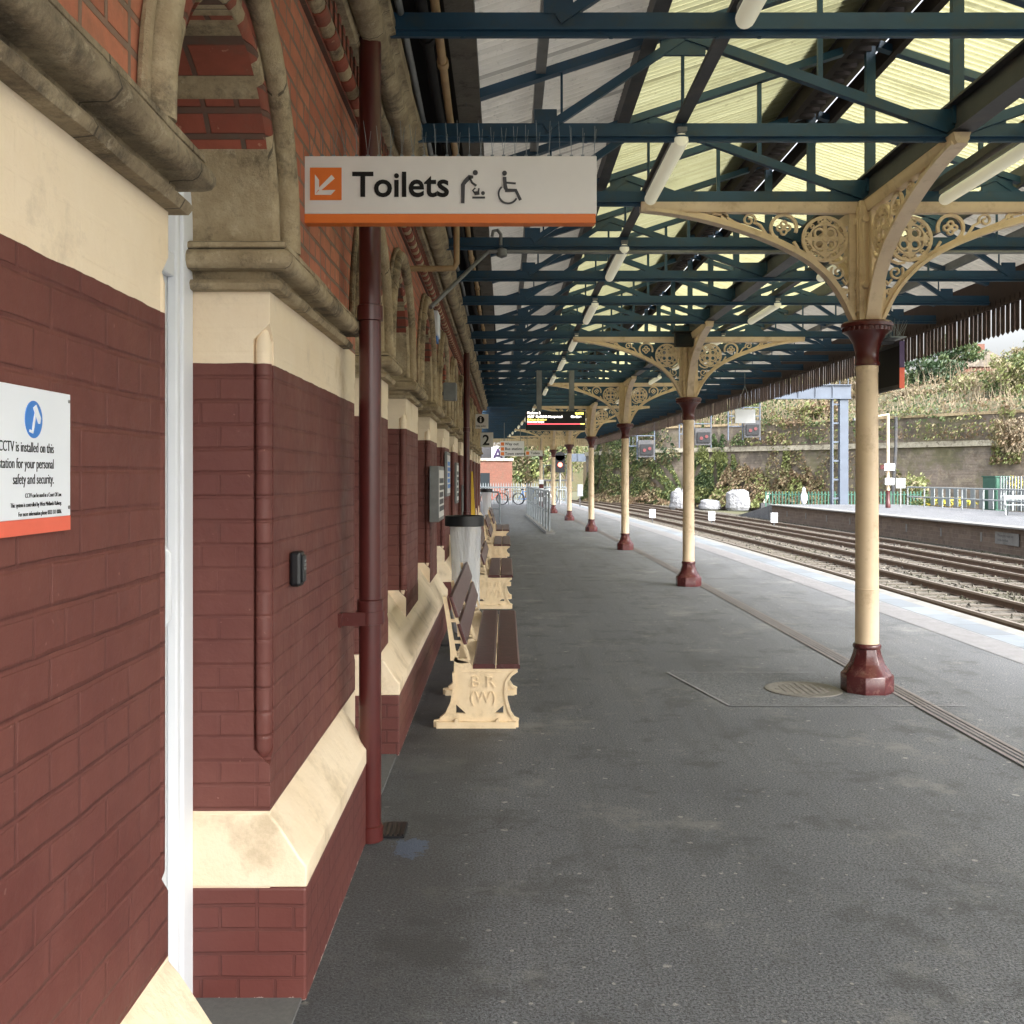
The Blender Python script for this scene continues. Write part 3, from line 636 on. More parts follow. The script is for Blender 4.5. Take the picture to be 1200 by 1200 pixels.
# corrugated sheets
def corrug(name, mat, xs, skipgap=None):
    mb = MB(); vs = []; fs = []; p = .076; per = 6; n = int((YEND+.6-YST+.6)/p*per); m = len(xs)
    for i in range(n+1):
        y = YST-.6+i*p/per; c = .017*sin(2*pi*i/per); b = B(y)
        for x in xs: vs.append((x+b, y, rz(x)+.105+c+(.006 if int(y/1.8) % 2 else 0)))
    for i in range(n):
        for j in range(m-1): fs.append((i*m+j, (i+1)*m+j, (i+1)*m+j+1, i*m+j+1))
    mb.v = vs; mb.f = fs; mb.mi = [0]*len(fs); mb.sm = [True]*len(fs); return mb.build(name, mat, can, smooth_angle=80)
corrug('opaque_sheeting', 'opaque_sheet', [-.17, .88]); corrug('translucent_sheeting', 'clear_sheet', [.881, 2.56])
corrug('translucent_sheeting', 'clear_sheet', [3.04, 4.72]); corrug('opaque_sheeting', 'opaque_sheet', [4.721, 5.95])
# wall side plank gutter and pipes
run(MB(), -.30, -.155, 3.955, 3.985).build('gutter_board', 'timber', can)
def rpipe(name, x, z, r, mat, joints=True, a=YST, b=30):
    mb = MB(); ys = [a+(b-a)*i/40 for i in range(41)]; mb.tube([(x+.008*sin(y*1.7), y, z+.006*sin(y*2.3)) for y in ys], r, 10)
    if joints:
        for y in ys[::2]: mb.tube([(x+.008*sin(y*1.7), y, z), (x+.008*sin(y*1.7), y+.07, z)], r*1.4, 10)
    return mb.build(name, mat, can)
rpipe('conduit', -.335, 3.86, .022, 'tan'); rpipe('conduit', -.50, 3.84, .018, 'greysteel', False); rpipe('conduit', -.42, 3.99, .03, 'soffit')
# fascia and valance boards on the track side
mb = run(MB(), 5.91, 5.96, 3.70, 4.075); mb.build('fascia', 'valance', can)
mb = MB(); y = YST-.5; i = 0
while y < YEND+.4:
    b = B(y); w_ = .098+random.uniform(-.006, .003); zb = 3.315+random.uniform(-.008, .008); xo = 5.905+random.uniform(-.004, .004)
    mb.poly([(y, 3.76), (y, zb+.03), (y+w_/2, zb), (y+w_, zb+.03), (y+w_, 3.76)], 0, .007, lambda u, v, t_: (xo+b-t_, u, v)); y += .117
run(mb, 5.865, 5.885, 3.66, 3.69); mb.build('valance_boarding', 'valance', can)
mb = MB(); x = -.5
while x < 5.85: mb.poly([(x, 3.80), (x, 3.33), (x+.046, 3.30), (x+.092, 3.33), (x+.092, 3.80)], 0, .02, lambda u, v, t_: (u+B(YEND), YEND+.5+t_, v)); x += .105
mb.build('end_valance', 'cream_iron', can)

# columns with pierced brackets ------------------------------------------------
def bracket_mb(L):
    """pierced spandrel in local (u outwards, v up, t across)"""
    m = MB(); f = lambda u, v, t_: (u, t_, v); s = L/1.70
    cur = [(.10, 2.83), (.135, 2.90), (.19, 3.02), (.26, 3.13), (.34, 3.22), (.45, 3.31), (.58, 3.385), (.75, 3.465), (.94, 3.537), (1.12, 3.592), (1.30, 3.637), (1.50, 3.672), (1.66, 3.69)]
    def sm(P, n=3):
        for _ in range(2):
            Q = [P[0]]
            for a, b in zip(P, P[1:]): Q += [(a[0]*.75+b[0]*.25, a[1]*.75+b[1]*.25), (a[0]*.25+b[0]*.75, a[1]*.25+b[1]*.75)]
            P = Q+[P[-1]]
        return P
    cur = sm([(u*s if u > .2 else u, v) for u, v in cur])
    m.ribbon(cur, .026, -.050, .050, f); m.ribbon([(u, v+.022) for u, v in cur], .045, -.018, .018, f)
    m.loft([[(.09, t_, z) for t_, z in ((-.03, 3.66), (.03, 3.66), (.045, 3.70), (.045, 3.715), (.055, 3.742), (-.055, 3.742), (-.045, 3.715), (-.045, 3.70))], [(L, t_, z) for t_, z in ((-.03, 3.675), (.03, 3.675), (.045, 3.70), (.045, 3.715), (.055, 3.742), (-.055, 3.742), (-.045, 3.715), (-.045, 3.70))]])
    m.box(.09, .14, -.016, .016, 2.9, 3.68)
    T0, T1 = -.012, .012
    R = lambda cx, cz, r, w_, a0=0, a1=360, n=28: m.ribbon(circ(cx, cz, r, n, a0, a1), w_, T0-.001*random.random(), T1+.001*random.random(), f, 0, a1-a0 == 360)
    cx, cz = .325, 3.47
    R(cx, cz, .165, .024); R(cx, cz, .115, .014)
    for a in range(0, 360, 90):
        A = radians(a+45); R(cx+.060*cos(A), cz+.060*sin(A), .036, .017, n=14)
    for a in range(0, 360, 90):
        A = radians(a); m.ribbon([(cx+.03*cos(A), cz+.03*sin(A)), (cx+.13*cos(A), cz+.13*sin(A))], [.016, .04], T0, T1, f)
        m.ribbon([(cx+.10*cos(A), cz+.10*sin(A)), (cx+.155*cos(A), cz+.155*sin(A))], [.075, .008], T0-.003, T1+.003, f)
    for a in range(0, 360, 30):
        A = radians(a+15); R(cx+.138*cos(A), cz+.138*sin(A), .013, .010, n=8)
    m.tube([(cx, -.02, cz), (cx, .02, cz)], .022, 10)
    # big open scroll with quatrefoil
    c2 = (.625*s, 3.555); sp = [(c2[0]+(.098-.0*q)*cos(radians(-60+q*9)), c2[1]+.098*sin(radians(-60+q*9))) for q in range(0, 30)]
    m.ribbon(sp, .024, T0, T1, f)
    for a in (0, 90, 180, 270): R(c2[0]+.030*cos(radians(a)), c2[1]+.030*sin(radians(a)), .021, .014, n=12)
    m.ribbon([(c2[0]+.055, c2[1]-.088), (c2[0]+.13, c2[1]-.055), (c2[0]+.18, c2[1]+.02), (c2[0]+.23, c2[1]+.045)], .018, T0, T1, f)
    # small scroll, tip scroll, foot scroll
    for (ux, vz, r, st) in ((.885*s, 3.612, .052, 200), (1.07*s, 3.638, .026, 180), (.222, 3.215, .058, 40), (.165, 3.07, .025, 60)):
        sp = [(ux+r*(1-q/52)*cos(radians(st-q*12)), vz+r*(1-q/52)*sin(radians(st-q*12))) for q in range(42)]; m.ribbon(sp, .014, T0, T1, f)
    m.ribbon([(.93*s, 3.57), (1.0*s, 3.60), (1.08*s, 3.655), (1.16*s, 3.665)], .016, T0, T1, f)
    m.ribbon([(.49*s, 3.335), (.52*s, 3.40), (.55*s, 3.45)], .02, T0, T1, f)
    m.ribbon([(.16, 3.33), (.19, 3.30), (.24, 3.28), (.29, 3.29)], .018, T0, T1, f)
    m.ribbon([(.145, 3.15), (.16, 3.12), (.19, 3.16)], .014, T0, T1, f)
    for q in range(5): m.tube([(.3+q*.3*s, 0, 3.742), (.3+q*.3*s, 0, 3.757)], .016, 8)
    return m
BR = {}
def bracket_mesh(L):
    if L not in BR:
        o = bracket_mb(L).build('b', 'cream_iron'); BR[L] = o.data; bpy.data.objects.remove(o)
    return BR[L]
def column(i, Y, X, label):
    t = thing('canopy_column', label, 'column', (X, Y, 0), 'cast iron canopy columns')
    m = MB(); r8 = pi/8
    if i == 0:
        b = MB(); b.lathe(X, Y, [(.195, .0), (.195, .13), (.187, .142), (.178, .15), (.13, .22), (.105, .29), (.096, .335)], 8, 0, False, r8)
        b.lathe(X, Y, [(.096, .33), (.104, .336), (.106, .352), (.100, .366), (.09, .37)], 24)
        ob = b.build('column_base', 'maroon_chip', t, bevel=.004); column.base = ob.data
        b = MB(); b.lathe(X, Y, [(.088, .37), (.086, 1.2), (.083, 2.0), (.081, 2.44), (.084, 2.445), (.084, 2.49), (.081, 2.50)], 32)
        b.lathe(X, Y, [(.0895, .78), (.0905, .782), (.0905, .79), (.0895, .792)], 32)
        ob = b.build('shaft', 'cream_iron', t); column.shaft = ob.data
        b = MB(); b.lathe(X, Y, [(.088, 2.495), (.094, 2.50), (.092, 2.52), (.085, 2.53), (.088, 2.60), (.105, 2.67), (.14, 2.73), (.178, 2.755), (.178, 2.785), (.192, 2.79), (.192, 2.815), (.176, 2.83)], 28)
        for q in range(28): b.lathe(X+.172*cos(q*2*pi/28), Y+.172*sin(q*2*pi/28), [(.012, 2.757), (.012, 2.785)], 6)
        ob = b.build('capital', 'maroon_gloss', t); column.cap = ob.data
        b = MB(); w_ = .085
        b.box(X-w_, X+w_, Y-w_, Y+w_, 2.83, 3.745)
        for sx in (-1, 1):
            for q in (-.05, 0, .05): b.box(X+q-.012, X+q+.012, Y-w_-.010, Y-w_-.0, 2.9, 3.70); b.box(X-w_-.010, X-w_, Y+q-.012, Y+q+.012, 2.9, 3.7); b.box(X+w_, X+w_+.01, Y+q-.012, Y+q+.012, 2.9, 3.7)
            break
        for z in (3.10, 3.60):
            for q in (-.045, .045): b.tube([(X+q, Y-w_-.028, z), (X+q, Y-w_, z)], [.026, .030], 12)
            b.tube([(X-w_-.02, Y-.03, z), (X-w_, Y-.03, z)], .028, 12)
        ob = b.build('bracket_post', 'cream_iron', t, bevel=.003); column.post = ob.data; column.o = (X, Y)
    else:
        dx, dy = X-column.o[0], Y-column.o[1]
        for nm, me in (('column_base', column.base), ('shaft', column.shaft), ('capital', column.cap), ('bracket_post', column.post)):
            o = bpy.data.objects.new(nm, me); COL.objects.link(o); o.location = (dx, dy, 0); o.parent = t; o.matrix_parent_inverse = t.matrix_basis.inverted()
    for L, a in ((1.74, pi), (1.74, 0), (1.64, -pi/2), (1.64, pi/2)):
        o = bpy.data.objects.new('bracket', bracket_mesh(L)); COL.objects.link(o); o.location = (X, Y, 0); o.rotation_euler = (0, 0, a)
        o.parent = t; o.matrix_parent_inverse = t.matrix_basis.inverted()
    return t
labs = ['nearest cream iron canopy column, standing over the drain channel with a dark sign on its side',
        'second cream iron canopy column from the camera with a black floodlight above its capital',
        'third cream iron canopy column from the camera, right of the departure screen',
        'fourth cream iron canopy column from the camera, showing just below the right end of the screen',
        'fifth cream iron canopy column from the camera, beyond the end of the ramp railing',
        'sixth cream iron canopy column from the camera, seen just above the ramp railing',
        'farthest cream iron canopy column, behind the ramp railing near the canopy end']
CX = []
for i in range(7):
    Y = 7.86+7.57*i; X = 2.777+B(Y); CX.append((X, Y)); column(i, Y, X, labs[i])

# strip lights -----------------------------------------------------------------
def strip_light(X, Y, label, src=None):
    t = thing('strip_light', label, 'ceiling light', (X, Y, 3.72), 'strip lights under the canopy')
    if src is None:
        m = MB(); m.box(X-.03, X+.03, Y-.02, Y+1.40, 3.775, 3.80); m.box(X-.035, X-.029, Y+.08, Y+.10, 3.70, 3.83); m.box(X+.029, X+.035, Y+.08, Y+.10, 3.70, 3.83)
        strip_light.a = m.build('housing', 'greysteel', t).data
        m = MB(); m.tube([(X, Y-.01, 3.728), (X, Y, 3.728), (X, Y+.02, 3.728), (X, Y+1.36, 3.728), (X, Y+1.38, 3.728), (X, Y+1.39, 3.728)], [.02, .040, .046, .046, .040, .02], 16)
        strip_light.b = m.build('diffuser', 'tube', t).data; strip_light.o = (X, Y)
    else:
        for nm, me in (('housing', strip_light.a), ('diffuser', strip_light.b)):
            o = bpy.data.objects.new(nm, me); COL.objects.link(o); o.location = (X-strip_light.o[0], Y-strip_light.o[1], 0); o.parent = t; o.matrix_parent_inverse = t.matrix_basis.inverted()
ordn = ['nearest', 'second', 'third', 'fourth', 'fifth', 'sixth', 'seventh', 'eighth', 'ninth', 'tenth', 'eleventh', 'twelfth', 'thirteenth', 'fourteenth', 'fifteenth', 'sixteenth', 'seventeenth']
first = None
for k in range(0, 17):
    Y = 3.29+3.028*k; strip_light(1.09+B(Y), Y, f'{ordn[k]} strip light of the row left of the columns, nearer the building', None if k == 0 else 1)
for k in range(0, 12):
    Y = 6.32+3.028*k; strip_light(3.30+B(Y), Y, f'{ordn[k]} strip light of the row right of the columns, on the track side', 1)

# ================================================================== SIGNS AND FITTINGS
def fS(X, Y, Z): return lambda u, v, t_: (X+u, Y-t_, Z+v)          # faces the camera (-Y)
def fW(X, Y, Z): return lambda u, v, t_: (X+t_, Y+u, Z+v)          # faces +X
# toilets sign
t = thing('hanging_sign', 'white Toilets sign with orange arrow and lower orange stripe, sticking out from the wall', 'sign', (-.74, 3.78, 2.58))
m = MB(); m.box(-.742, .338, 3.78, 3.83, 2.618, 2.832); m.build('board', 'signwhite', t, bevel=.003)
m = MB(); m.box(-.741, .334, 3.776, 3.834, 2.584, 2.6175); m.build('stripe', 'orange', t, bevel=.002)
s = 3.78/1200
def sg(px, py): return ((px-357)*s, (262-py)*s)
f = fS(-.742, 3.779, 2.5835)
def pl(m, pts, d=.003, mi=0): m.poly([sg(*p) for p in pts], .0, d, f, mi)
m = MB(); pl(m, [(364, 197), (364, 235), (401, 235), (401, 197)], .002); m.build('arrow_panel', 'orange', t)
m = MB(); Z = lambda x, y: (350+x*.3, 160+y*.3)
pl(m, [Z(*p) for p in ((66, 150), (82, 172), (82, 205), (66, 230))]); pl(m, [Z(*p) for p in ((66, 230), (82, 212), (120, 211), (146, 211), (128, 230))])
pl(m, [Z(*p) for p in ((78, 206), (86, 216), (143, 166), (131, 152))], .0035); m.build('arrow', 'signwhite', t)
m = MB(); add_text(m, 'Toilets', .0966/.72*.96, f, at=sg(413.5, 230.5), bold=.0023, depth=.003, t=.0015, sx=1.0, mi=0); TT = m
m.build('lettering', 'ink', t)
m = MB(); rb = lambda P, w_: m.ribbon([sg(*Z(*p)) for p in P], [x*.3*s for x in w_] if isinstance(w_, list) else w_*.3*s, .0, .003, f)
def disc(x, y, r): c = sg(*Z(x, y)); m.poly(circ(c[0], c[1], r*.3*s, 16), 0, .003, f)
disc(692, 143, 10); rb([(643, 262), (644, 190), (652, 178), (670, 160), (684, 160)], [13, 16, 16, 18, 10]); rb([(668, 160), (680, 183), (696, 194)], 8)
rb([(680, 240), (730, 240)], 7); disc(722, 223, 7.5); rb([(688, 224), (708, 222)], 14); rb([(692, 226), (682, 212), (692, 203)], 6); rb([(704, 222), (706, 204)], 6); m.build('baby_change_symbol', 'grey_ink', t)
m = MB(); disc(806, 145, 9.5); rb([(806, 160), (808, 190), (812, 208)], [14, 14, 14]); rb([(808, 212), (850, 212), (868, 250)], [13, 13, 12]); rb([(812, 182), (850, 185)], 7)
rb([(820+37*cos(radians(a)), 226+37*sin(radians(a))) for a in range(28, 232, 8)], 7); m.build('wheelchair_symbol', 'grey_ink', t)
m = MB()
for i in range(26):
    x = -.72+1.05*i/25; m.box(x-.006, x+.006, 3.796, 3.814, 2.832, 2.842)
    for q in (-1, 1): m.tube([(x, 3.805, 2.842), (x+random.uniform(-.008, .008)+q*.004, 3.805+q*.035, 2.842+random.uniform(.09, .12))], .0011, 4)
m.build('bird_spikes', 'galv', t)
# CCTV notice
t = thing('wall_notice', 'white CCTV notice with blue camera symbol and red bottom stripe on the maroon brick wall', 'notice', (-.735, 1.55, 1.56))
m = MB(); m.box(-.7385, -.732, 1.405, 1.724, 1.584, 1.787); m.build('panel', 'signw2', t, bevel=.001)
m = MB(); m.box(-.7385, -.7318, 1.405, 1.724, 1.560, 1.5838); m.build('stripe', 'red', t)
f = fW(-.732, 1.405, 1.56); m = MB(); m.poly(circ(.184, .178, .029, 32), 0, .001, f); m.build('round_symbol', 'signblue', t)
m = MB(); m.poly([(.180, .196), (.190, .201), (.206, .181), (.203, .172), (.198, .172)], .001, .002, f); m.ribbon([(.187, .187), (.181, .168), (.178, .158), (.168, .160)], [.004, .006, .005, .004], .001, .002, f); m.build('camera_symbol', 'signw2', t)
m = MB()
for s_, z_, sz, b_ in (('CCTV is installed on this', .127, .0225, .0004), ('station for your personal', .102, .0225, .0004), ('safety and security.', .078, .0225, .0004), ('CCTV can be used in a Court Of Law.', .057, .0098, .0002), ('This system is controlled by West Midlands Railway.', .043, .0098, .0002), ('For more information phone 0333 311 0006.', .029, .0098, .0002)):
    add_text(m, s_, sz, f, at=(.255 if sz > .02 else .284, z_), align='RIGHT', bold=-.0001, depth=.0006, t=.0006, sx=.80 if sz > .02 else .84)
m.build('lettering', 'ink', t)
m = MB(); 
for z_ in (1.775, 1.598): m.tube([(-.732, 1.717, z_), (-.7305, 1.717, z_)], .003, 8)
m.build('screw', 'greysteel', t)
# key box
t = thing('key_safe', 'small black key safe fixed to the maroon brick pier beside the door', 'key safe', (-.72, 3.55, 1.27))
m = MB(); m.box(-.7385, -.698, 3.50, 3.575, 1.270, 1.392); m.build('case', 'black', t, bevel=.012)
m = MB(); m.box(-.698, -.691, 3.512, 3.563, 1.285, 1.378); m.build('cover', 'black', t, bevel=.006)
m = MB(); 
for i in range(3): m.box(-.691, -.689, 3.522, 3.553, 1.355-.014*i, 1.363-.014*i)
m.build('buttons', 'greysteel', t)
# column side sign
t = thing('platform_sign', 'dark framed sign edge on beside the nearest column, with orange and purple edge', 'sign', (3.0, 7.95, 2.31), )
m = MB(); m.box(2.985, 3.012, 7.745, 8.30, 2.315, 2.67); m.build('board', 'soffit', t, bevel=.002)
m = MB(); m.box(2.98, 3.017, 7.735, 7.744, 2.315, 2.47, 0); m.box(2.98, 3.017, 7.735, 7.744, 2.471, 2.672, 1); m.build('edge_trim', ['red', 'purple'], t)
m = MB(); m.box(2.977, 2.984, 7.76, 8.30, 2.315, 2.345); m.box(2.977, 2.984, 7.76, 8.30, 2.64, 2.67); m.box(2.80, 2.99, 7.86, 7.88, 2.66, 2.69); m.build('frame', 'darksteel', t)
m = MB()
for i in range(26):
    a = random.uniform(-.6, .8); x = 2.93+random.uniform(-.03, .06); y_ = 7.72+random.uniform(-.05, .35); m.tube([(x, y_, 2.70), (x+.07*sin(a)+random.uniform(-.02, .04), y_+random.uniform(-.03, .03), 2.80+random.uniform(-.02, .05))], .0015, 4)
m.box(2.90, 3.02, 7.70, 8.1, 2.695, 2.702)
tag(m.build('bird_spikes', 'galv'), 'tangle of thin wire bird spikes beside the capital of the nearest column', 'bird spikes')
# floodlight
t = thing('floodlight', 'black floodlight hanging in front of the second column bracket', 'floodlight', (2.62, 15.0, 3.6))
m = MB(); X0 = 2.66; m.box(X0-.17, X0+.17, 14.95, 15.1, 3.55, 3.75); m.box(X0-.2, X0+.2, 14.92, 15.12, 3.75, 3.77); m.build('housing', 'soffit', t, bevel=.008)
m = MB(); m.box(X0-.13, X0+.13, 14.94, 14.949, 3.585, 3.71); m.build('lens', 'glass', t)
m = MB(); m.box(X0-.18, X0-.172, 15.0, 15.04, 3.65, 3.85); m.box(X0+.172, X0+.18, 15.0, 15.04, 3.65, 3.85); m.box(X0-.18, X0+.18, 15.0, 15.04, 3.85, 3.86); m.lathe(X0, 15.02, [(.03, 3.86), (.03, 3.97)], 8); m.build('yoke', 'darksteel', t)
# departure screen
Y = 20.5; t = thing('departure_screen', 'black electronic departure screen hanging from two grey posts', 'screen', (1.0, Y, 2.55))
m = MB(); m.box(.41, 1.60, Y-.09, Y+.09, 2.565, 2.945); m.build('case', 'black', t, bevel=.01)
for x in (.68, 1.33): m = MB(); m.box(x-.05, x+.05, Y-.05, Y+.05, 2.945, 3.76); m.build('hanger_post', 'greysteel', t)
M['led_w'] = emit('led_white', (1, .95, .85), .9); M['led_y'] = emit('led_yellow', (1, .85, .15), .9); M['led_r'] = emit('led_red', (.8, .08, .10), .6)
f = fS(.41, Y-.0905, 2.565); m = MB()
add_text(m, 'Platform 2', .062, f, 0, at=(.03, .325), bold=.002); add_text(m, '10:37:28', .05, f, 1, at=(.98, .318), bold=.002)
add_text(m, '15:37  Redhill & Hampstead', .062, f, 0, at=(.03, .252), bold=.002); add_text(m, 'On time', .06, f, 0, at=(.90, .252), bold=.003)
add_text(m, 'Calling at: all stations', .045, f, 1, at=(.03, .2), bold=.001); add_text(m, 'Please mind the gap', .042, f, 0, at=(.03, .155), bold=.001)
m.box(.44, 1.52, Y-.093, Y-.0905, 2.68, 2.70, 2); m.box(1.50, 1.58, Y-.093, Y-.0905, 2.682, 2.70, 1); m.build('display', ['led_w', 'led_y', 'led_r'], t)
# wall signs i and 2
def wsign(name, lab, X, Y, w_, z0, z1, draw):
    t = thing(name, lab, 'sign', (X, Y, z0)); m = MB(); m.box(X, X+w_, Y, Y+.05, z0, z1); m.build('board', 'signwhite', t, bevel=.004); m = MB(); draw(m, fS(X, Y-.001, z0)); m.build('lettering', 'ink', t)
    m = MB(); m.box(XW-.05, X+.01, Y+.015, Y+.035, z1-.06, z1-.03); m.build('arm', 'darksteel', t)
def di(m, f):
    m.ribbon(circ(.175, .2, .075, 24), .02, 0, .004, f, 0, True); m.poly(circ(.175, .245, .017, 12), 0, .004, f); m.ribbon([(.175, .22), (.175, .155)], .028, 0, .004, f)
    m.poly(circ(.175, .2, .066, 24), 0, .002, f); add_text(m, 'Help point', .05, f, at=(.175, .045), align='CENTER')
def di2(m, f):
    m.poly(circ(.175, .2, .085, 28), 0, .002, f)
    add_text(m, 'Help point', .052, f, at=(.175, .04), align='CENTER', bold=.001)
wsign('information_sign', 'white square sign with round black i symbol projecting from the building', -.735, 23.4, .35, 2.74, 3.07, di2)
m = MB(); f = fS(-.735, 23.399, 2.74); m.poly(circ(.175, .245, .018, 12), .002, .006, f); m.ribbon([(.175, .218), (.175, .145)], .032, .002, .006, f); m.build('symbol', 'signwhite', bpy.data.objects['information_sign'])
wsign('platform_number_sign', 'white square sign with a black number 2 projecting from the building', -.735, 28.6, .40, 2.46, 2.87, lambda m, f: add_text(m, '2', .40, f, at=(.2, .065), align='CENTER', bold=.008))
# way out sign
Y = 40; t = thing('direction_sign', 'white hanging sign listing Way out, Bus station and Town centre', 'sign', (.25, Y, 2.45))
m = MB(); m.box(-.2, .74, Y, Y+.06, 2.43, 3.02); m.build('board', 'signwhite', t)
f = fS(-.2, Y-.001, 2.43); m = MB()
for i, s_ in enumerate(('Way out', 'Bus station', 'Town centre')): add_text(m, s_, .15, f, at=(.19, .43-.19*i), bold=.003)
m.build('lettering', 'ink', t)
for i in range(3): m = MB(); m.poly([(.03, .41-.19*i), (.16, .41-.19*i), (.16, .54-.19*i), (.03, .54-.19*i)], 0, .004, f); m.build('arrow_panel', 'orange', t)
for x in (-.05, .58): m = MB(); m.box(x, x+.03, Y, Y+.03, 3.02, 3.75); m.build('hanger', 'greysteel', t)
Y = 47; t = thing('direction_sign', 'small white hanging Toilets sign beyond the way out sign', 'sign', (1.3, Y, 2.6))
m = MB(); m.box(.93, 1.72, Y, Y+.05, 2.58, 2.83); m.build('board', 'signwhite', t)
f = fS(.93, Y-.001, 2.58); m = MB(); add_text(m, 'Toilets', .15, f, at=(.24, .08), bold=.003); m.build('lettering', 'ink', t); m = MB(); m.poly([(.03, .05), (.17, .05), (.17, .2), (.03, .2)], 0, .004, f); m.build('arrow_panel', 'orange', t)
for x in (1.0, 1.62): m = MB(); m.box(x, x+.02, Y, Y+.02, 2.83, 3.75); m.build('hanger', 'greysteel', t)
# wall fittings
t = thing('wall_light', 'white rectangular emergency light fixed high on the brick wall', 'wall light', (-.7, 10.2, 3.1))
m = MB(); m.box(-.735, -.655, 10.0, 10.35, 3.03, 3.27); m.build('cover', 'white', t, bevel=.01); m = MB(); m.box(-.73, -.67, 10.05, 10.3, 2.98, 3.03); m.build('lens', 'signblue', t)
t = thing('wall_speaker', 'small grey box loudspeaker fixed above the piers on a bracket', 'loudspeaker', (-.6, 11.9, 2.55)); m = MB(); m.box(-.72, -.57, 11.9, 12.15, 2.54, 2.74); m.build('case', 'greysteel', t, bevel=.01); m = MB(); m.box(-.738, -.70, 12.0, 12.04, 2.6, 2.64); m.build('bracket', 'darksteel', t)
m = MB(); m.tube([(-.72, 7.5, 3.17), (-.45, 7.5, 3.17), (-.375, 7.5, 3.175), (-.356, 7.5, 3.21), (-.356, 7.5, 3.30), (-.356, 7.5, 3.86)], .022, 10); m.tube([(-.60, 7.5, 3.17), (-.58, 7.5, 3.17)], .028, 10)
tag(m.build('waste_pipe', 'tan'), 'tan pipe leaving the brick wall and turning up into the canopy', 'pipe')
m = MB(); m.tube([(-.62, 8.5, 3.05), (-.25, 9.3, 3.60), (-.15, 9.35, 3.70), (.5, 9.37, 3.70), (5.6+B(9), 9.37, 3.70)], .018, 8); m.lathe(-.03, 9.36, [(.0, 3.64), (.05, 3.66), (.05, 3.72), (.0, 3.74)], 10)
m.tube([(-.04, 9.36, 3.74), (-.04, 9.36, 3.86), (-.07, 9.36, 3.90), (-.11, 9.36, 3.89), (-.12, 9.36, 3.84)], .016, 8)
tag(m.build('cable_conduit', 'greysteel'), 'grey conduit with a hooked end running across the canopy under the trusses', 'conduit')
def poster(lab, Y0, Y1, z0, z1, th, cols):
    t = thing('poster_frame', lab, 'poster', (-.7, (Y0+Y1)/2, z0), 'poster frames on the wall piers'); m = MB(); m.box(-.739, -.739+th, Y0, Y1, z0, z1); m.build('frame', 'greysteel', t, bevel=.004)
    m = MB(); X = -.739+th; m.box(X, X+.003, Y0+.04, Y1-.04, z0+.04, z1-.04, 0)
    for i in range(5): m.box(X+.003, X+.005, Y0+.08, Y1-.08-.06*(i % 3), z0+.1+i*(z1-z0-.2)/5, z0+.1+i*(z1-z0-.2)/5+.05, 1)
    m.build('sheet', ['signwhite', cols], t)
poster('thick framed notice case on the third tall pier beyond the downpipe', 10.0, 10.85, 1.2, 1.75, .09, 'grey_ink'); poster('blue and white poster frame on the pier beyond the notice case', 12.5, 13.2, 1.4, 1.95, .03, 'signblue')
poster('narrow white poster frame on the pier nearest the far downpipe', 14.95, 15.6, 1.25, 1.85, .03, 'grey_ink'); poster('white poster frame on the wall behind the far downpipe', 17.35, 18.1, .9, 1.5, .03, 'red')

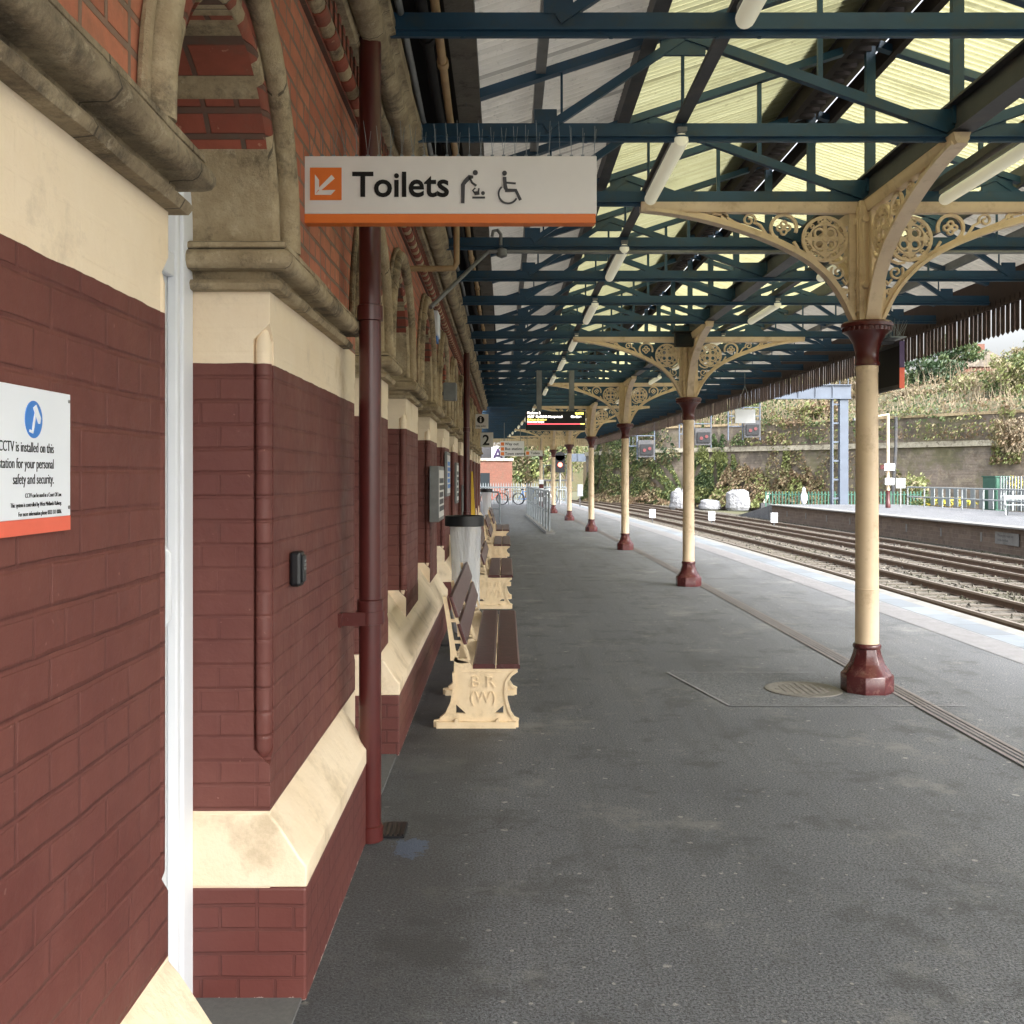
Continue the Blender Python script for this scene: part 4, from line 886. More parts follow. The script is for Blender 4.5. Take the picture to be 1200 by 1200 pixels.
# benches ----------------------------------------------------------------------
def fB(Y): return lambda u, v, t_: (u, Y-t_, v)
def bench(Yn, L, lab):
    t = thing('platform_bench', lab, 'bench', (-.15, Yn+L/2, 0), 'cast iron platform benches against the wall'); 
    out = [(-.47, 0), (-.47, .045), (-.425, .055), (-.385, .09), (-.352, .16), (-.334, .26), (-.338, .36), (-.335, .45), (-.245, .43), (-.20, .385), (.062, .385), (.093, .398), (.078, .372), (.037, .345), (.008, .30), (.0, .24), (.010, .17), (.030, .10), (.055, .06), (.088, .045), (.088, 0)]
    h1 = [(-.322, .15), (-.322, .092), (-.258, .092)]; h2 = [(-.012, .145), (-.012, .092), (-.072, .092)]
    vs, fs = cut_plate([out, h1, h2], .028)
    for n_, yy in enumerate((Yn+.02, Yn+L*.38, Yn+L-.05)):
        f = fB(yy); m = MB(); m.add([f(*v) for v in vs], fs)
        m.ribbon([(-.45, .02), (.07, .02)], .04, -.045, .045, f)
        m.ribbon(out[2:7], .018, -.024, .024, f); m.ribbon(out[12:20], .018, -.024, .024, f)
        m.ribbon([(-.335, .44), (-.345, .52), (-.36, .62), (-.378, .74), (-.40, .86)], [.05, .035, .03, .028, .024], -.014, .014, f)
        m.ribbon([(-.236, .44), (-.262, .52), (-.30, .64), (-.335, .76), (-.362, .86)], [.02]*5, -.02, .02, f)
        m.ribbon([(-.335, .45), (-.30, .435), (-.236, .44)], .03, -.014, .014, f)
        m.ribbon([(-.37, .70), (-.325, .70)], .02, -.012, .012, f); m.ribbon([(-.35, .56), (-.28, .56)], .02, -.012, .012, f)
        for u in (-.32, -.05): m.tube([f(u, .05, .02), f(u, .05, .05)], .012, 8)
        if n_ == 0:
            m.ribbon([(-.29, .365), (-.03, .365)], .006, .014, .018, f)
        p = m.build('bench_frame', 'cream_bench', t, bevel=0)
        if n_ == 0:
            m = MB(); add_text(m, 'B R', .105, f, at=(-.145, .265), align='CENTER', bold=-.001, depth=.010, t=.018, sx=1.1); add_text(m, '(W)', .105, f, at=(-.145, .165), align='CENTER', bold=-.001, depth=.010, t=.018)
            m.build('raised_lettering', 'cream_bench', p)
    for (a, b) in ((-.212, -.066), (-.058, .097)):
        m = MB(); n = 8; m.loft([[(a, Yn+L*q/n, .386+.003*sin(q)), (b, Yn+L*q/n, .386), (b, Yn+L*q/n, .408), (b-.012, Yn+L*q/n, .418), (a+.012, Yn+L*q/n, .418), (a, Yn+L*q/n, .408)] for q in range(n+1)])
        m.build('seat_plank', 'seat', t)
    for (u, z0, z1) in ((-.325, .72, .86), (-.272, .545, .68)):
        m = MB(); d = -.045; m.loft([[(u+.0, y_, z0), (u+.024, y_, z0+.004), (u+.024+d, y_, z1+.004), (u+d, y_, z1)] for y_ in (Yn-.01, Yn+L+.01)]); m.build('back_plank', 'seat', t, bevel=.004)
bench(6.72, 2.7, 'nearest bench with BR (W) cast on its cream end frame, seat boards glossy dark brown')
bench(12.75, 2.7, 'second bench against the wall, just beyond the clear bin bag')
bench(18.5, 2.6, 'third bench against the wall, with paler worn seat boards')
bench(23.6, 2.6, 'farthest bench against the wall, nearest to the second bin bag')
# bin bags
def binbag(X, Y, lab):
    t = thing('bag_holder', lab, 'litter bag', (X, Y, 0), 'hooped litter bag holders')
    m = MB(); n = 32; ring = lambda r, z: [(X+r*cos(2*pi*j/n), Y+r*.8*sin(2*pi*j/n), z) for j in range(n)]
    m.loft([ring(.185, 1.16), ring(.192, 1.165), ring(.192, 1.26), ring(.175, 1.265), ring(.165, 1.25), ring(.165, 1.17), ring(.185, 1.16)], 0, True, True, False); m.build('hoop', 'black', t)
    m = MB(); m.tube([(X-.04, Y+.17, 0), (X-.04, Y+.17, 1.2)], .014, 8); m.box(X-.3, X-.1, Y-.12, Y+.16, 0, .02); m.build('post', 'darksteel', t)
    m = MB(); rings = []
    for q in range(15):
        z = 1.17-q*.075; r = .155-.02*sin(q/14*pi)-(.0 if q < 11 else (q-11)*.014)
        rings.append([(X+(r+.018*mnoise.noise(Vector((cos(2*pi*j/n)*2.5, sin(2*pi*j/n)*2.5+X, z*1.5))))*cos(2*pi*j/n)+.01, Y+(r*.85+.02*mnoise.noise(Vector((cos(2*pi*j/n)*2, sin(2*pi*j/n)*2, z*2+5))))*sin(2*pi*j/n), z) for j in range(n)])
    m.loft(rings, 0, True); m.build('clear_bag', 'bag', t, smooth_angle=80)
binbag(-.40, 10.05, 'clear plastic litter bag hanging from a black hoop between the first and second benches'); binbag(-.58, 31.5, 'far litter bag hanging from a black hoop near the bike racks')
m = MB(); m.loft([[(-.735, 22.0, 0), (-.60, 22.0, 0), (-.60, 22.06, 0), (-.735, 22.06, 0)], [(-.735, 22.1, 1.75), (-.70, 22.1, 1.75), (-.70, 22.16, 1.75), (-.735, 22.16, 1.75)]])
tag(m.build('boarding_ramp', 'yellow'), 'narrow yellow board leaning upright against the far building wall', 'boarding ramp')
# ================================================================== FAR PLATFORM END
def handrail(name, lab, pts, h, mat, posts, rails=(1.0, .5), r=.022):
    t = thing(name, lab, 'railing', pts[0]); P = [Vector(p) for p in pts]
    for q in rails:
        m = MB(); m.tube([p+Vector((0, 0, h*q)) for p in P], r, 8); m.build('rail', mat, t)
    L = [(P[i+1]-P[i]).length for i in range(len(P)-1)]; tot = sum(L)
    for k in range(posts):
        d = tot*k/(posts-1); i = 0
        while i < len(L)-1 and d > L[i]: d -= L[i]; i += 1
        p = P[i].lerp(P[i+1], min(1, d/L[i])); m = MB(); m.tube([p, p+Vector((0, 0, h))], r*1.05, 8); m.build('post', mat, t)
    return t
handrail('ramp_railing', 'grey metal ramp railing with many uprights standing on a pale kerb', [(1.27, 29.5, .0), (.93, 43, 0)], 1.2, 'galv', 11, (1.0, .52), .03)
m = MB(); m.loft([[(1.17, 29.2, 0), (1.42, 29.2, 0), (1.42, 29.2, .07), (1.17, 29.2, .07)], [(.82, 43.2, 0), (1.02, 43.2, 0), (1.02, 43.2, .07), (.82, 43.2, .07)]]); tag(m.build('kerb', 'coper'), kind='structure')
t = thing('hoop_barrier', 'plain grey hooped barrier near the far corner of the building', 'railing', (-.3, 34.7, 0)); m = MB()
m.tube([(-.75, 34.7, 1.02), (-.40, 34.7, 1.12), (-.30, 34.7, 1.12), (-.22, 34.7, 1.08), (-.18, 34.7, .98), (-.18, 34.7, 0)], .03, 10); m.build('hoop', 'galv', t)
m = MB(); m.tube([(-.75, 34.7, .55), (-.18, 34.7, .55)], .02, 8); m.build('lower_rail', 'galv', t)
# bicycle racks and bicycles
def bicycle(x, y, a, mat, lab):
    t = thing('parked_bicycle', lab, 'bicycle', (x, y, 0), 'bicycles parked in the rack at the far end'); c, s_ = cos(a), sin(a); g = lambda u, v: (x+u*c, y+u*s_, v)
    for u in (-.5, .5):
        m = MB(); m.tube([g(u+.33*cos(q*pi/10), .34+.33*sin(q*pi/10)) for q in range(21)], .022, 6)
        for q in range(6): m.tube([g(u, .34), g(u+.32*cos(q*pi/3), .34+.32*sin(q*pi/3))], .004, 4)
        m.build('wheel', 'black', t)
    m = MB(); [m.tube([g(*p), g(*q)], .018, 6) for p, q in (((-.5, .34), (-.1, .30)), ((-.1, .3), (-.25, .85)), ((-.5, .34), (-.22, .75)), ((-.22, .75), (.36, .8)), ((-.1, .3), (.36, .74)), ((.5, .34), (.33, .95)))]
    m.build('frame', mat, t); m = MB(); m.tube([g(-.34, .88), g(-.16, .88)], .035, 8); m.build('saddle', 'black', t); m = MB(); p = g(.33, .97); m.tube([(p[0]-.25*s_, p[1]+.25*c, p[2]), p, (p[0]+.25*s_, p[1]-.25*c, p[2])], .016, 6); m.build('handlebar', 'black', t)
m = MB()
for i in range(7): x = -2.1+i*.85; m.tube([(x, 60, 0), (x, 60, .75), (x+.1, 60, .85), (x+.5, 60, .85), (x+.6, 60, .75), (x+.6, 60, 0)], .03, 8)
m.tube([(-2.3, 60.3, 1.0), (3.6, 60.3, 1.0)], .03, 8); m.tube([(-2.3, 60.3, 0), (-2.3, 60.3, 1.0)], .03, 8); m.tube([(3.6, 60.3, 0), (3.6, 60.3, 1.0)], .03, 8)
tag(m.build('cycle_rack', 'galv'), 'row of grey cycle hoops across the far end of the platform', 'cycle rack')
for i, (mt, lb) in enumerate((('black', 'leftmost parked bicycle at the far rack'), ('red', 'red bicycle second from left at the far rack'), ('greysteel', 'grey bicycle in the middle of the far rack'), ('signblue', 'blue bicycle in the far rack'), ('white', 'rightmost pale bicycle at the far rack'))):
    bicycle(-1.6+i*.95, 59.4, random.uniform(-.3, .3), mt, lb)
m = MB(); x = -3
while x < 4.2: m.box(x, x+.05, 64, 64.03, -.3, 1.15); m.poly([(x, 1.15), (x+.05, 1.15), (x+.025, 1.25)], 0, .03, lambda u, v, t_: (u, 64+t_, v)); x += .16
m.box(-3, 4.2, 64.03, 64.07, .2, .26); m.box(-3, 4.2, 64.03, 64.07, .9, .96)
tag(m.build('palisade_fence', 'galv'), 'grey spiked palisade fence across the far end of the platform', 'fence')
t = thing('brick_hut', 'orange red brick building with flat roof seen past the far end of the platform', 'building', (-.7, 80, -1))
m = MB(); m.box(-4, .55, 80, 86, -1.2, 2.85); m.build('wall', 'brick_far', t); m = MB(); m.box(-4.1, .65, 79.9, 86.1, 2.851, 3.05); m.build('roof', 'coping', t)
m = MB(); m.box(-3.0, -1.2, 79.97, 79.999, .3, 1.9); m.build('window', 'glass', t)
t = thing('billboard', 'purple and white advertising board on legs behind the brick building', 'billboard', (-1, 90, 0))
m = MB(); m.box(-2.6, .2, 90, 90.2, 3.0, 4.6, 0); m.box(-2.6, -1.2, 89.98, 89.999, 3.1, 4.5, 1); f = fS(-1.1, 89.99, 3.1); add_text(m, 'A', 1.4, f, 2, bold=.03, depth=.01); m.build('board', ['signw2', 'grey_ink', 'led_r2' if 'led_r2' in M else 'purple'], t)
m = MB(); m.box(-2.3, -2.1, 90.05, 90.15, -1, 3); m.box(-.3, -.1, 90.05, 90.15, -1, 3); m.build('leg', 'darksteel', t)
# platform end signal
M['sig_red'] = emit('signal_red', (1, .12, .08), 1.6); M['dullred'] = simple('dull_red_lamp', srgb(92, 34, 38), None, 5, .5, 0)
def sigpost(x, y, z, lab, red=True, s_=1.0, base=-.93):
    t = thing('railway_signal', lab, 'railway signal', (x, y, base), None); m = MB(); m.box(x-.28*s_, x+.28*s_, y, y+.12, z-.45*s_, z+.55*s_); m.poly(circ(x, z+.5*s_, .28*s_, 16), 0, .119, lambda u, v, t_: (u, y+t_, v)); m.build('backplate', 'black', t)
    m = MB(); m.poly(circ(x, z, .13*s_, 20), 0, .03, lambda u, v, t_: (u, y-t_, v)); m.build('lamp', 'sig_red', t); m = MB(); m.tube([(x, y+.1, base), (x, y+.1, z)], .06*s_, 10); m.build('post', 'greysteel', t); return t
sigpost(3.22, 60, 2.32, 'red railway signal lit at the far end of the platform behind the columns')
t = thing('access_platform', 'dark grated signal platform with railing below the lit red signal', 'access platform', (3.2, 60.4, 0)); m = MB(); m.box(2.2, 4.0, 60.3, 61.2, 1.35, 1.45); m.build('deck', 'darksteel', t)
m = MB(); [m.tube([(x, 60.35, 1.45), (x, 60.35, 2.3)], .025, 6) for x in (2.25, 2.7, 3.6, 3.95)]; m.tube([(2.25, 60.35, 2.3), (3.95, 60.35, 2.3)], .025, 6); [m.box(x, x+.12, 60.6, 60.7, -.93, 1.35) for x in (2.3, 3.8)]; m.build('frame', 'darksteel', t)
t = thing('equipment_cabinet', 'pale grey cabinet on a post beyond the last columns', 'cabinet', (3.85, 56, 0)); m = MB(); m.box(3.95, 4.25, 56, 56.2, .55, 1.2); m.build('case', 'pale_rail', t, bevel=.01); m = MB(); m.box(4.07, 4.13, 56.05, 56.15, -.0, .55); m.build('post', 'darksteel', t)
t = thing('warning_post', 'red and white striped post behind the ramp railing', 'post', (1.85, 52, 0)); m = MB()
for i in range(6): m.box(1.72, 1.95, 52, 52.05, .15+.22*i, .37+.22*i, i % 2)
m.build('board', ['maroon_chip', 'signw2'], t); m = MB(); m.box(1.80, 1.87, 52.05, 52.1, 0, 1.4); m.build('leg', 'darksteel', t)
# ================================================================== FAR SIDE OF THE LINE
t = thing('overhead_gantry', 'grey steel gantry with girder reaching left over the tracks from a lattice mast', 'gantry', (19.6, 60, 0))
m = MB(); m.box(19.55, 20.05, 59.8, 60.2, -.05, 6.2, 0); m.build('mast', 'gantry', t, bevel=.01); m = MB()
m.box(19.1, 19.18, 59.8, 60.2, -.05, 6.2); [m.box(19.18, 19.55, 59.9, 60.1, z, z+.1) for z in (.3, 1.4, 2.5, 3.6, 4.7, 5.8)]; m.build('ladder_frame', 'gantry', t)
m = MB(); m.box(6.0, 20.2, 59.8, 59.84, 6.22, 6.95); m.box(6.0, 20.2, 59.7, 60.2, 6.16, 6.219); m.box(6.0, 20.2, 59.7, 60.2, 6.951, 7.0)
for i in range(14): m.box(6.1+i, 6.14+i, 59.74, 59.8, 6.22, 6.95)
[m.tube([(x, 60, 7), (x, 60, 8.1)], .03, 6) for x in (19.0, 19.6, 20.1)]; m.tube([(19, 60, 8.1), (20.1, 60, 8.1)], .03, 6); m.build('girder', 'gantry', t)
for i, (x, z, lab) in enumerate(((13.9, 4.35, 'rightmost signal hanging in a cage below the gantry'), (11.05, 3.9, 'middle signal below the gantry, beside the second column'), (7.75, 3.2, 'leftmost signal below the gantry, under the canopy edge'))):
    t = thing('railway_signal', lab, 'railway signal', (x, 59.5, z), 'signals hanging below the gantry'); m = MB(); m.box(x+.0, x+.95, 59.5, 59.6, z-.45, z+.55, 0); m.build('backplate', 'darksteel', t)
    m = MB(); m.box(x+.1, x+.85, 59.42, 59.499, z-.3, z+.3); m.build('head', 'black', t); m = MB(); [m.poly(circ(x+.33+.3*q, z-.05+.1*(q % 2), .10, 12), 0, .03, lambda u, v, t_: (u, 59.41-t_, v)) for q in range(2)]; m.build('lamp', 'dullred', t)
    m = MB(); [m.tube([(xx, 59.7, z-.6), (xx, 59.7, 6.2)], .04, 6) for xx in (x-.9, x-.05, x+.95)]; [m.tube([(x-.9, 59.7, zz), (x+.95, 59.7, zz)], .03, 6) for zz in (z+.2, z+.8, z+1.3)]; [m.tube([(x-.9+.2*q, 59.7, z+.2), (x-.9+.2*q, 59.7, z+1.3)], .015, 4) for q in range(5)]; m.build('cage', 'gantry', t)
t = thing('lamp_post', 'cream lamp post with maroon foot and small white signs on the opposite platform', 'lamp post', (20, 53.5, 0))
m = MB(); m.tube([(20, 53.5, .9), (20, 53.5, 4.9)], .075, 12); m.tube([(20.02, 53.5, 4.88), (19.3, 53.5, 4.75), (18.9, 53.5, 4.6)], .05, 8); m.build('pole', 'cream_iron', t)
m = MB(); m.lathe(20, 53.5, [(.13, 0), (.13, .3), (.1, .35), (.1, .9)], 12); m.build('foot', 'maroon_chip', t); m = MB(); m.box(18.2, 18.95, 53.35, 53.65, 4.55, 4.68); m.build('lantern', 'greysteel', t)
m = MB(); m.box(19.75, 20.28, 53.3, 53.4, 1.95, 2.3); m.build('sign_plate', 'signw2', t); m = MB(); m.box(19.8, 20.25, 53.3, 53.4, 1.2, 1.55); m.build('sign_plate', 'signw2', t)
m = MB(); add_text(m, '1', .34, fS(19.95, 53.299, 1.25), bold=.01, depth=.004); m.box(19.55, 19.74, 53.32, 53.38, 2.0, 2.25); m.build('lettering', 'maroon_chip', t)
t = thing('information_board', 'pale green notice board on a post beside the cream lamp post', 'notice board', (20.6, 53.5, 0)); m = MB(); m.box(20.42, 20.92, 53.5, 53.56, 1.02, 1.55); m.build('board', 'pale_rail', t); m = MB(); m.box(20.64, 20.7, 53.5, 53.56, -.0, 1.02); m.build('post', 'greysteel', t)
handrail('platform_railing', 'long pale double rail railing along the back of the opposite platform', [(22.4, 57, -.0), (22.75, 48, 0), (23.0, 38, 0), (23.1, 30, 0)], 1.04, 'pale_rail', 14, (1.0, .5), .04)
m = MB(); x = 0
while x < 9.5: m.box(15.2+x+.6, 15.2+x+.68, 62.2, 62.24, -.9, .72); x += .2
m.box(15.8, 25.2, 62.24, 62.28, -.4, -.33); m.box(15.8, 25.2, 62.24, 62.28, .5, .57)
tag(m.build('green_fence', 'greenmetal'), 'green palisade fence at the end of the opposite platform', 'fence')
m = MB(); 
for i in range(26): y = 58-i*1.0; m.box(24.3, 24.34, y, y+.5, 0, 1.0)
for i in range(30): y = 50-i*.28; m.box(24.2, 24.24, y, y+.1, 0, 1.65); 
tag(m.build('grey_fence', 'pale_rail'), 'pale grey slatted fence behind the railing of the opposite platform', 'fence')
t = thing('storage_container', 'green steel container behind the pale railing', 'container', (25.6, 53, 0)); m = MB(); m.box(24.9, 25.7, 52, 53.4, -.1, 1.6)
for i in range(4): m.box(24.93+i*.2, 25.0+i*.2, 51.97, 52, 0, 1.55)
m.build('body', 'greenmetal', t, bevel=.02); m = MB(); m.box(24.86, 25.74, 51.95, 53.45, 1.601, 1.66); m.build('lid', 'greenmetal', t)
t = thing('white_bench', 'small pale bench on the opposite platform at the right edge', 'bench', (20.4, 43, 0)); m = MB(); m.box(21.0, 22.5, 43, 43.4, .42, .46); m.build('seat', 'pale_rail', t); m = MB(); m.box(21.0, 22.5, 43.42, 43.46, .66, .84); m.build('backrest', 'pale_rail', t)
for xx in (21.15, 22.35): m = MB(); m.beam((xx-.12, 43, 0), (xx, 43.42, .9), .05, .06); m.beam((xx+.12, 43.4, 0), (xx, 43.0, .44), .05, .06); m.build('leg', 'pale_rail', t)
t = thing('trackside_sign', 'cream warning panel fixed to the brick face of the opposite platform', 'sign', (16.8, 33.5, -.6)); m = MB(); X = 16.85+B(33.5); m.box(X-.03, X-.012, 33.0, 34.6, -.62, -.22); m.build('panel', 'coper', t)
m = MB(); f = lambda u, v, t_: (X-.031-t_, 34.5-u, -.58+v); add_text(m, 'Passengers must not', .13, f, at=(.08, .21), bold=.001); add_text(m, 'cross the line', .13, f, at=(.08, .06), bold=.001); m.build('lettering', 'grey_ink', t)
for i, (x, y, lab) in enumerate(((13.15, 50, 'white trackside marker box nearest the opposite platform'), (10.5, 52, 'white trackside marker box beside the second column'), (8.0, 55.6, 'small cream trackside marker box farthest left between the rails'))):
    t = thing('marker_box', lab, 'marker box', (x, y, -.93), 'white marker boxes among the tracks'); m = MB(); m.box(x-.16, x+.16, y, y+.2, -.62, -.15); m.build('box', 'signw2', t, bevel=.02); m = MB(); m.box(x-.03, x+.03, y+.05, y+.1, -.93, -.62); m.build('stake', 'darksteel', t)
t = thing('hanging_board', 'white board hung by two wires from the canopy edge over the platform', 'sign', (4.9, 21, 2.9)); m = MB(); m.box(4.72, 5.13, 21, 21.04, 2.74, 3.02); m.build('board', 'signw2', t)
m = MB(); m.tube([(4.75, 21.02, 3.02), (4.92, 21.02, 3.50)], .006, 5); m.tube([(5.10, 21.02, 3.02), (4.92, 21.02, 3.50)], .006, 5); m.tube([(4.92, 21.02, 3.5), (4.92, 21.02, 3.76)], .006, 5); m.build('wire', 'greysteel', t)
# bulk bags
for i, (x, y, sx, sz, lab) in enumerate(((13.4, 78, 1.6, 1.5, 'crumpled white bulk bag at the foot of the wall, left of the second column'), (15.6, 78, 1.5, .75, 'low slumped white bulk bag between two fuller ones'), (17.5, 77, 1.7, 1.5, 'full white bulk bag, rightmost of the three by the wall'))):
    m = MB(); n = 18; rings = []
    for z, r in ((0, .9), (.15, 1.05), (.4, 1.08), (.7, 1.0), (.9, .95), (1.0, .6), (1.02, .1)):
        rings.append([(x+sx/2*r*cos(2*pi*j/n)*(1+.22*mnoise.noise(Vector((j*.7, z*3, i*5)))), y+.7*r*sin(2*pi*j/n), -.93+z*sz*(1+.2*mnoise.noise(Vector((j*.5, i, 1))))) for j in range(n)])
    m.loft(rings, 0, False); tag(m.build('bulk_bag', 'bulk'), lab, 'bulk bag', 'white bulk bags by the retaining wall')
m = MB(); m.box(20.0, 20.9, 80, 80.6, -.93, -.45, 0); m.beam((20.3, 80.3, -.45), (20.7, 80.3, .35), .2, .2, 1)
tag(m.build('trackside_box', ['darksteel', 'coping']), 'dark trackside box with a tilted white lid beside the bramble bank', 'box')
m = MB(); m.lathe(17.8, 61, [(.10, 0), (.2, .2), (.2, .5), (.09, .75), (.1, .9), (.02, 1.0)], 12); tag(m.build('white_statue', 'signw2'), 'small white upright figure against the green fence', 'ornament')
# retaining wall
W = [(62, 30), (50, 48), (42, 60), (35, 69), (25, 82), (19, 88.5), (14, 93), (10.5, 99), (8.8, 108)]
def wp(i, off=0.0):
    a = Vector(W[max(0, i-1)]); b = Vector(W[min(len(W)-1, i+1)]); d = (b-a).normalized(); nrm = Vector((-d.y, d.x)) ; 
    if nrm.y > 0: nrm = -nrm
    return Vector(W[i])+nrm*off
t = thing('retaining_wall', 'long high stone and brick retaining wall with ledge and coping behind the tracks', 'retaining wall', (30, 75, -1))
def wrun(name, mat, o0, o1, z0, z1):
    m = MB(); m.loft([[(*wp(i, o0), z0), (*wp(i, o1), z0), (*wp(i, o1), z1), (*wp(i, o0), z1)] for i in range(len(W))]); return m.build(name, mat, t)
wrun('lower_wall', 'retain', -.8, .25, -1.2, 3.75); wrun('ledge', 'coping', -.8, .45, 3.751, 4.15); wrun('upper_wall', 'retain', -.8, 0, 4.151, 5.95); wrun('coping', 'stone', -.9, .12, 5.951, 6.15)
m = MB(); p = Vector(W[3])*.45+Vector(W[4])*.55; m.tube([(p.x-.9, p.y-1.2, 6.0), (p.x-.9, p.y-1.2, 3.9), (p.x-1.0, p.y-1.4, 3.4), (p.x-1.3, p.y-1.5, -.5)], .12, 8); m.build('drainpipe', 'darksteel', t)
# bank behind
m = MB(); nW = len(W); rows = []
for off, z in ((-.7, 5.9), (-3, 6.6), (-8, 8.2), (-16, 9.8), (-40, 13), (-160, 20)):
    rows.append([(*wp(i, off), z+.5*mnoise.noise(Vector((i*1.3, off*.2, 0)))) for i in range(nW)])
for r in rows: m.v += r
for a in range(len(rows)-1):
    for i in range(nW-1): m.f.append([a*nW+i, a*nW+i+1, (a+1)*nW+i+1, (a+1)*nW+i]); m.mi.append(0); m.sm.append(True)
tag(m.build('bank', 'bank'), kind='structure')
# bridge
t = thing('railway_bridge', 'pale girder bridge crossing the tracks beyond the canopy with dark brick abutment', 'bridge', (8, 116, 0))
m = MB(); m.box(3.0, 13, 116, 116.6, 3.3, 4.2); [m.box(3.2+i, 3.28+i, 115.9, 116, 3.3, 4.2) for i in range(10)]; m.build('girder', 'gantry', t); m = MB(); m.box(9.3, 12, 114, 122, -1, 3.3); m.build('abutment', 'stone_dk', t); m = MB(); m.box(2, 3, 114, 122, -1, 3.3); m.build('abutment', 'stone_dk', t)
# houses up on the bank
for i, (x, y, zb, mt) in enumerate(((66, 140, 12.4, 'brick_far'), (52, 150, 11.5, 'plaster'))):
    t = thing('house', ('red brick house with chimney showing above the trees at top right', 'pale house half hidden behind the bushes')[i], 'house', (x, y, zb)); m = MB(); m.box(x-4, x+4, y, y+8, zb, zb+4.2); m.build('wall', mt, t)
    r = MB(); r.loft([[(x-4.3, y-.3, zb+4.2), (x+4.3, y-.3, zb+4.2), (x, y-.3, zb+6.4)], [(x-4.3, y+8.3, zb+4.2), (x+4.3, y+8.3, zb+4.2), (x, y+8.3, zb+6.4)]]); ro = r.build('roof', 'retain', t)
    c = MB(); c.box(x-.5, x+.5, y+2, y+3, zb+5.5, zb+7.6); c.build('chimney', 'brick_far', ro)
    w_ = MB(); w_.box(x-2.5, x-1.3, y-.04, y-.001, zb+2, zb+3.4); w_.build('window', 'glass', t); w_ = MB(); w_.box(x+1.3, x+2.5, y-.04, y-.001, zb+2, zb+3.4); w_.build('window', 'glass', t)
# ================================================================== VEGETATION
def leaves(mb, n, cen, rad, size, mis, thick=.4, seed=0, droop=0):
    rnd = random.Random(seed); k = 0; tries = 0
    while k < n and tries < n*12:
        tries += 1
        p = Vector((rnd.uniform(-1, 1), rnd.uniform(-1, 1), rnd.uniform(-1, 1)))
        l = p.length
        if l > 1.05: continue
        nz = mnoise.noise(Vector((p.x*2.2+seed, p.y*2.2, p.z*2.2)))
        if l > .78+nz*.55 or (l < thick and rnd.random() < .6) or mnoise.noise(Vector((p.x*5+seed, p.y*5, p.z*5+9))) < -.18: continue
        c = Vector((cen[0]+p.x*rad[0], cen[1]+p.y*rad[1], cen[2]+p.z*rad[2])); s_ = size*rnd.uniform(.6, 1.3)
        a = Vector((rnd.gauss(0, 1), rnd.gauss(0, 1), rnd.gauss(0, 1))).normalized(); b = a.orthogonal().normalized(); d = a.cross(b)
        w1 = mnoise.noise(Vector((c.x*.6+seed, c.y*.6, c.z*.6))); mi = mis[min(len(mis)-1, max(0, int((w1+.5+rnd.uniform(-.25, .25))*len(mis))))]
        mb.add([c+b*s_, c+d*s_*.45, c-b*s_, c-d*s_*.45], [(0, 1, 2, 3)], mi); k += 1
LM = ['leafd', 'leafm', 'leafl', 'leafb', 'leafo', 'leafy', 'bark', 'twig']
def bush(name, lab, cat, cen, rad, n, size, mis, twigs=10, seed=1, group=None, z0=None):
    t = thing(name, lab, cat, (cen[0], cen[1], cen[2]-rad[2]), group); m = MB(); leaves(m, n, cen, rad, size, mis, seed=seed); m.build('foliage', LM, t)
    m = MB(); rnd = random.Random(seed)
    for i in range(twigs):
        b = Vector((cen[0]+rnd.uniform(-.3, .3)*rad[0], cen[1]+rnd.uniform(-.3, .3)*rad[1], cen[2]-rad[2] if z0 is None else z0)); e = Vector((cen[0]+rnd.uniform(-.9, .9)*rad[0], cen[1]+rnd.uniform(-.8, .8)*rad[1], cen[2]+rnd.uniform(.3, 1)*rad[2]))
        mid = b.lerp(e, .5)+Vector((rnd.uniform(-.3, .3), 0, .3)); m.tube([b, mid, e], [.06, .035, .012], 5, 7)
    m.build('branches', LM, t); return t
def onbank(px, Y): return (px-592)*Y/1200
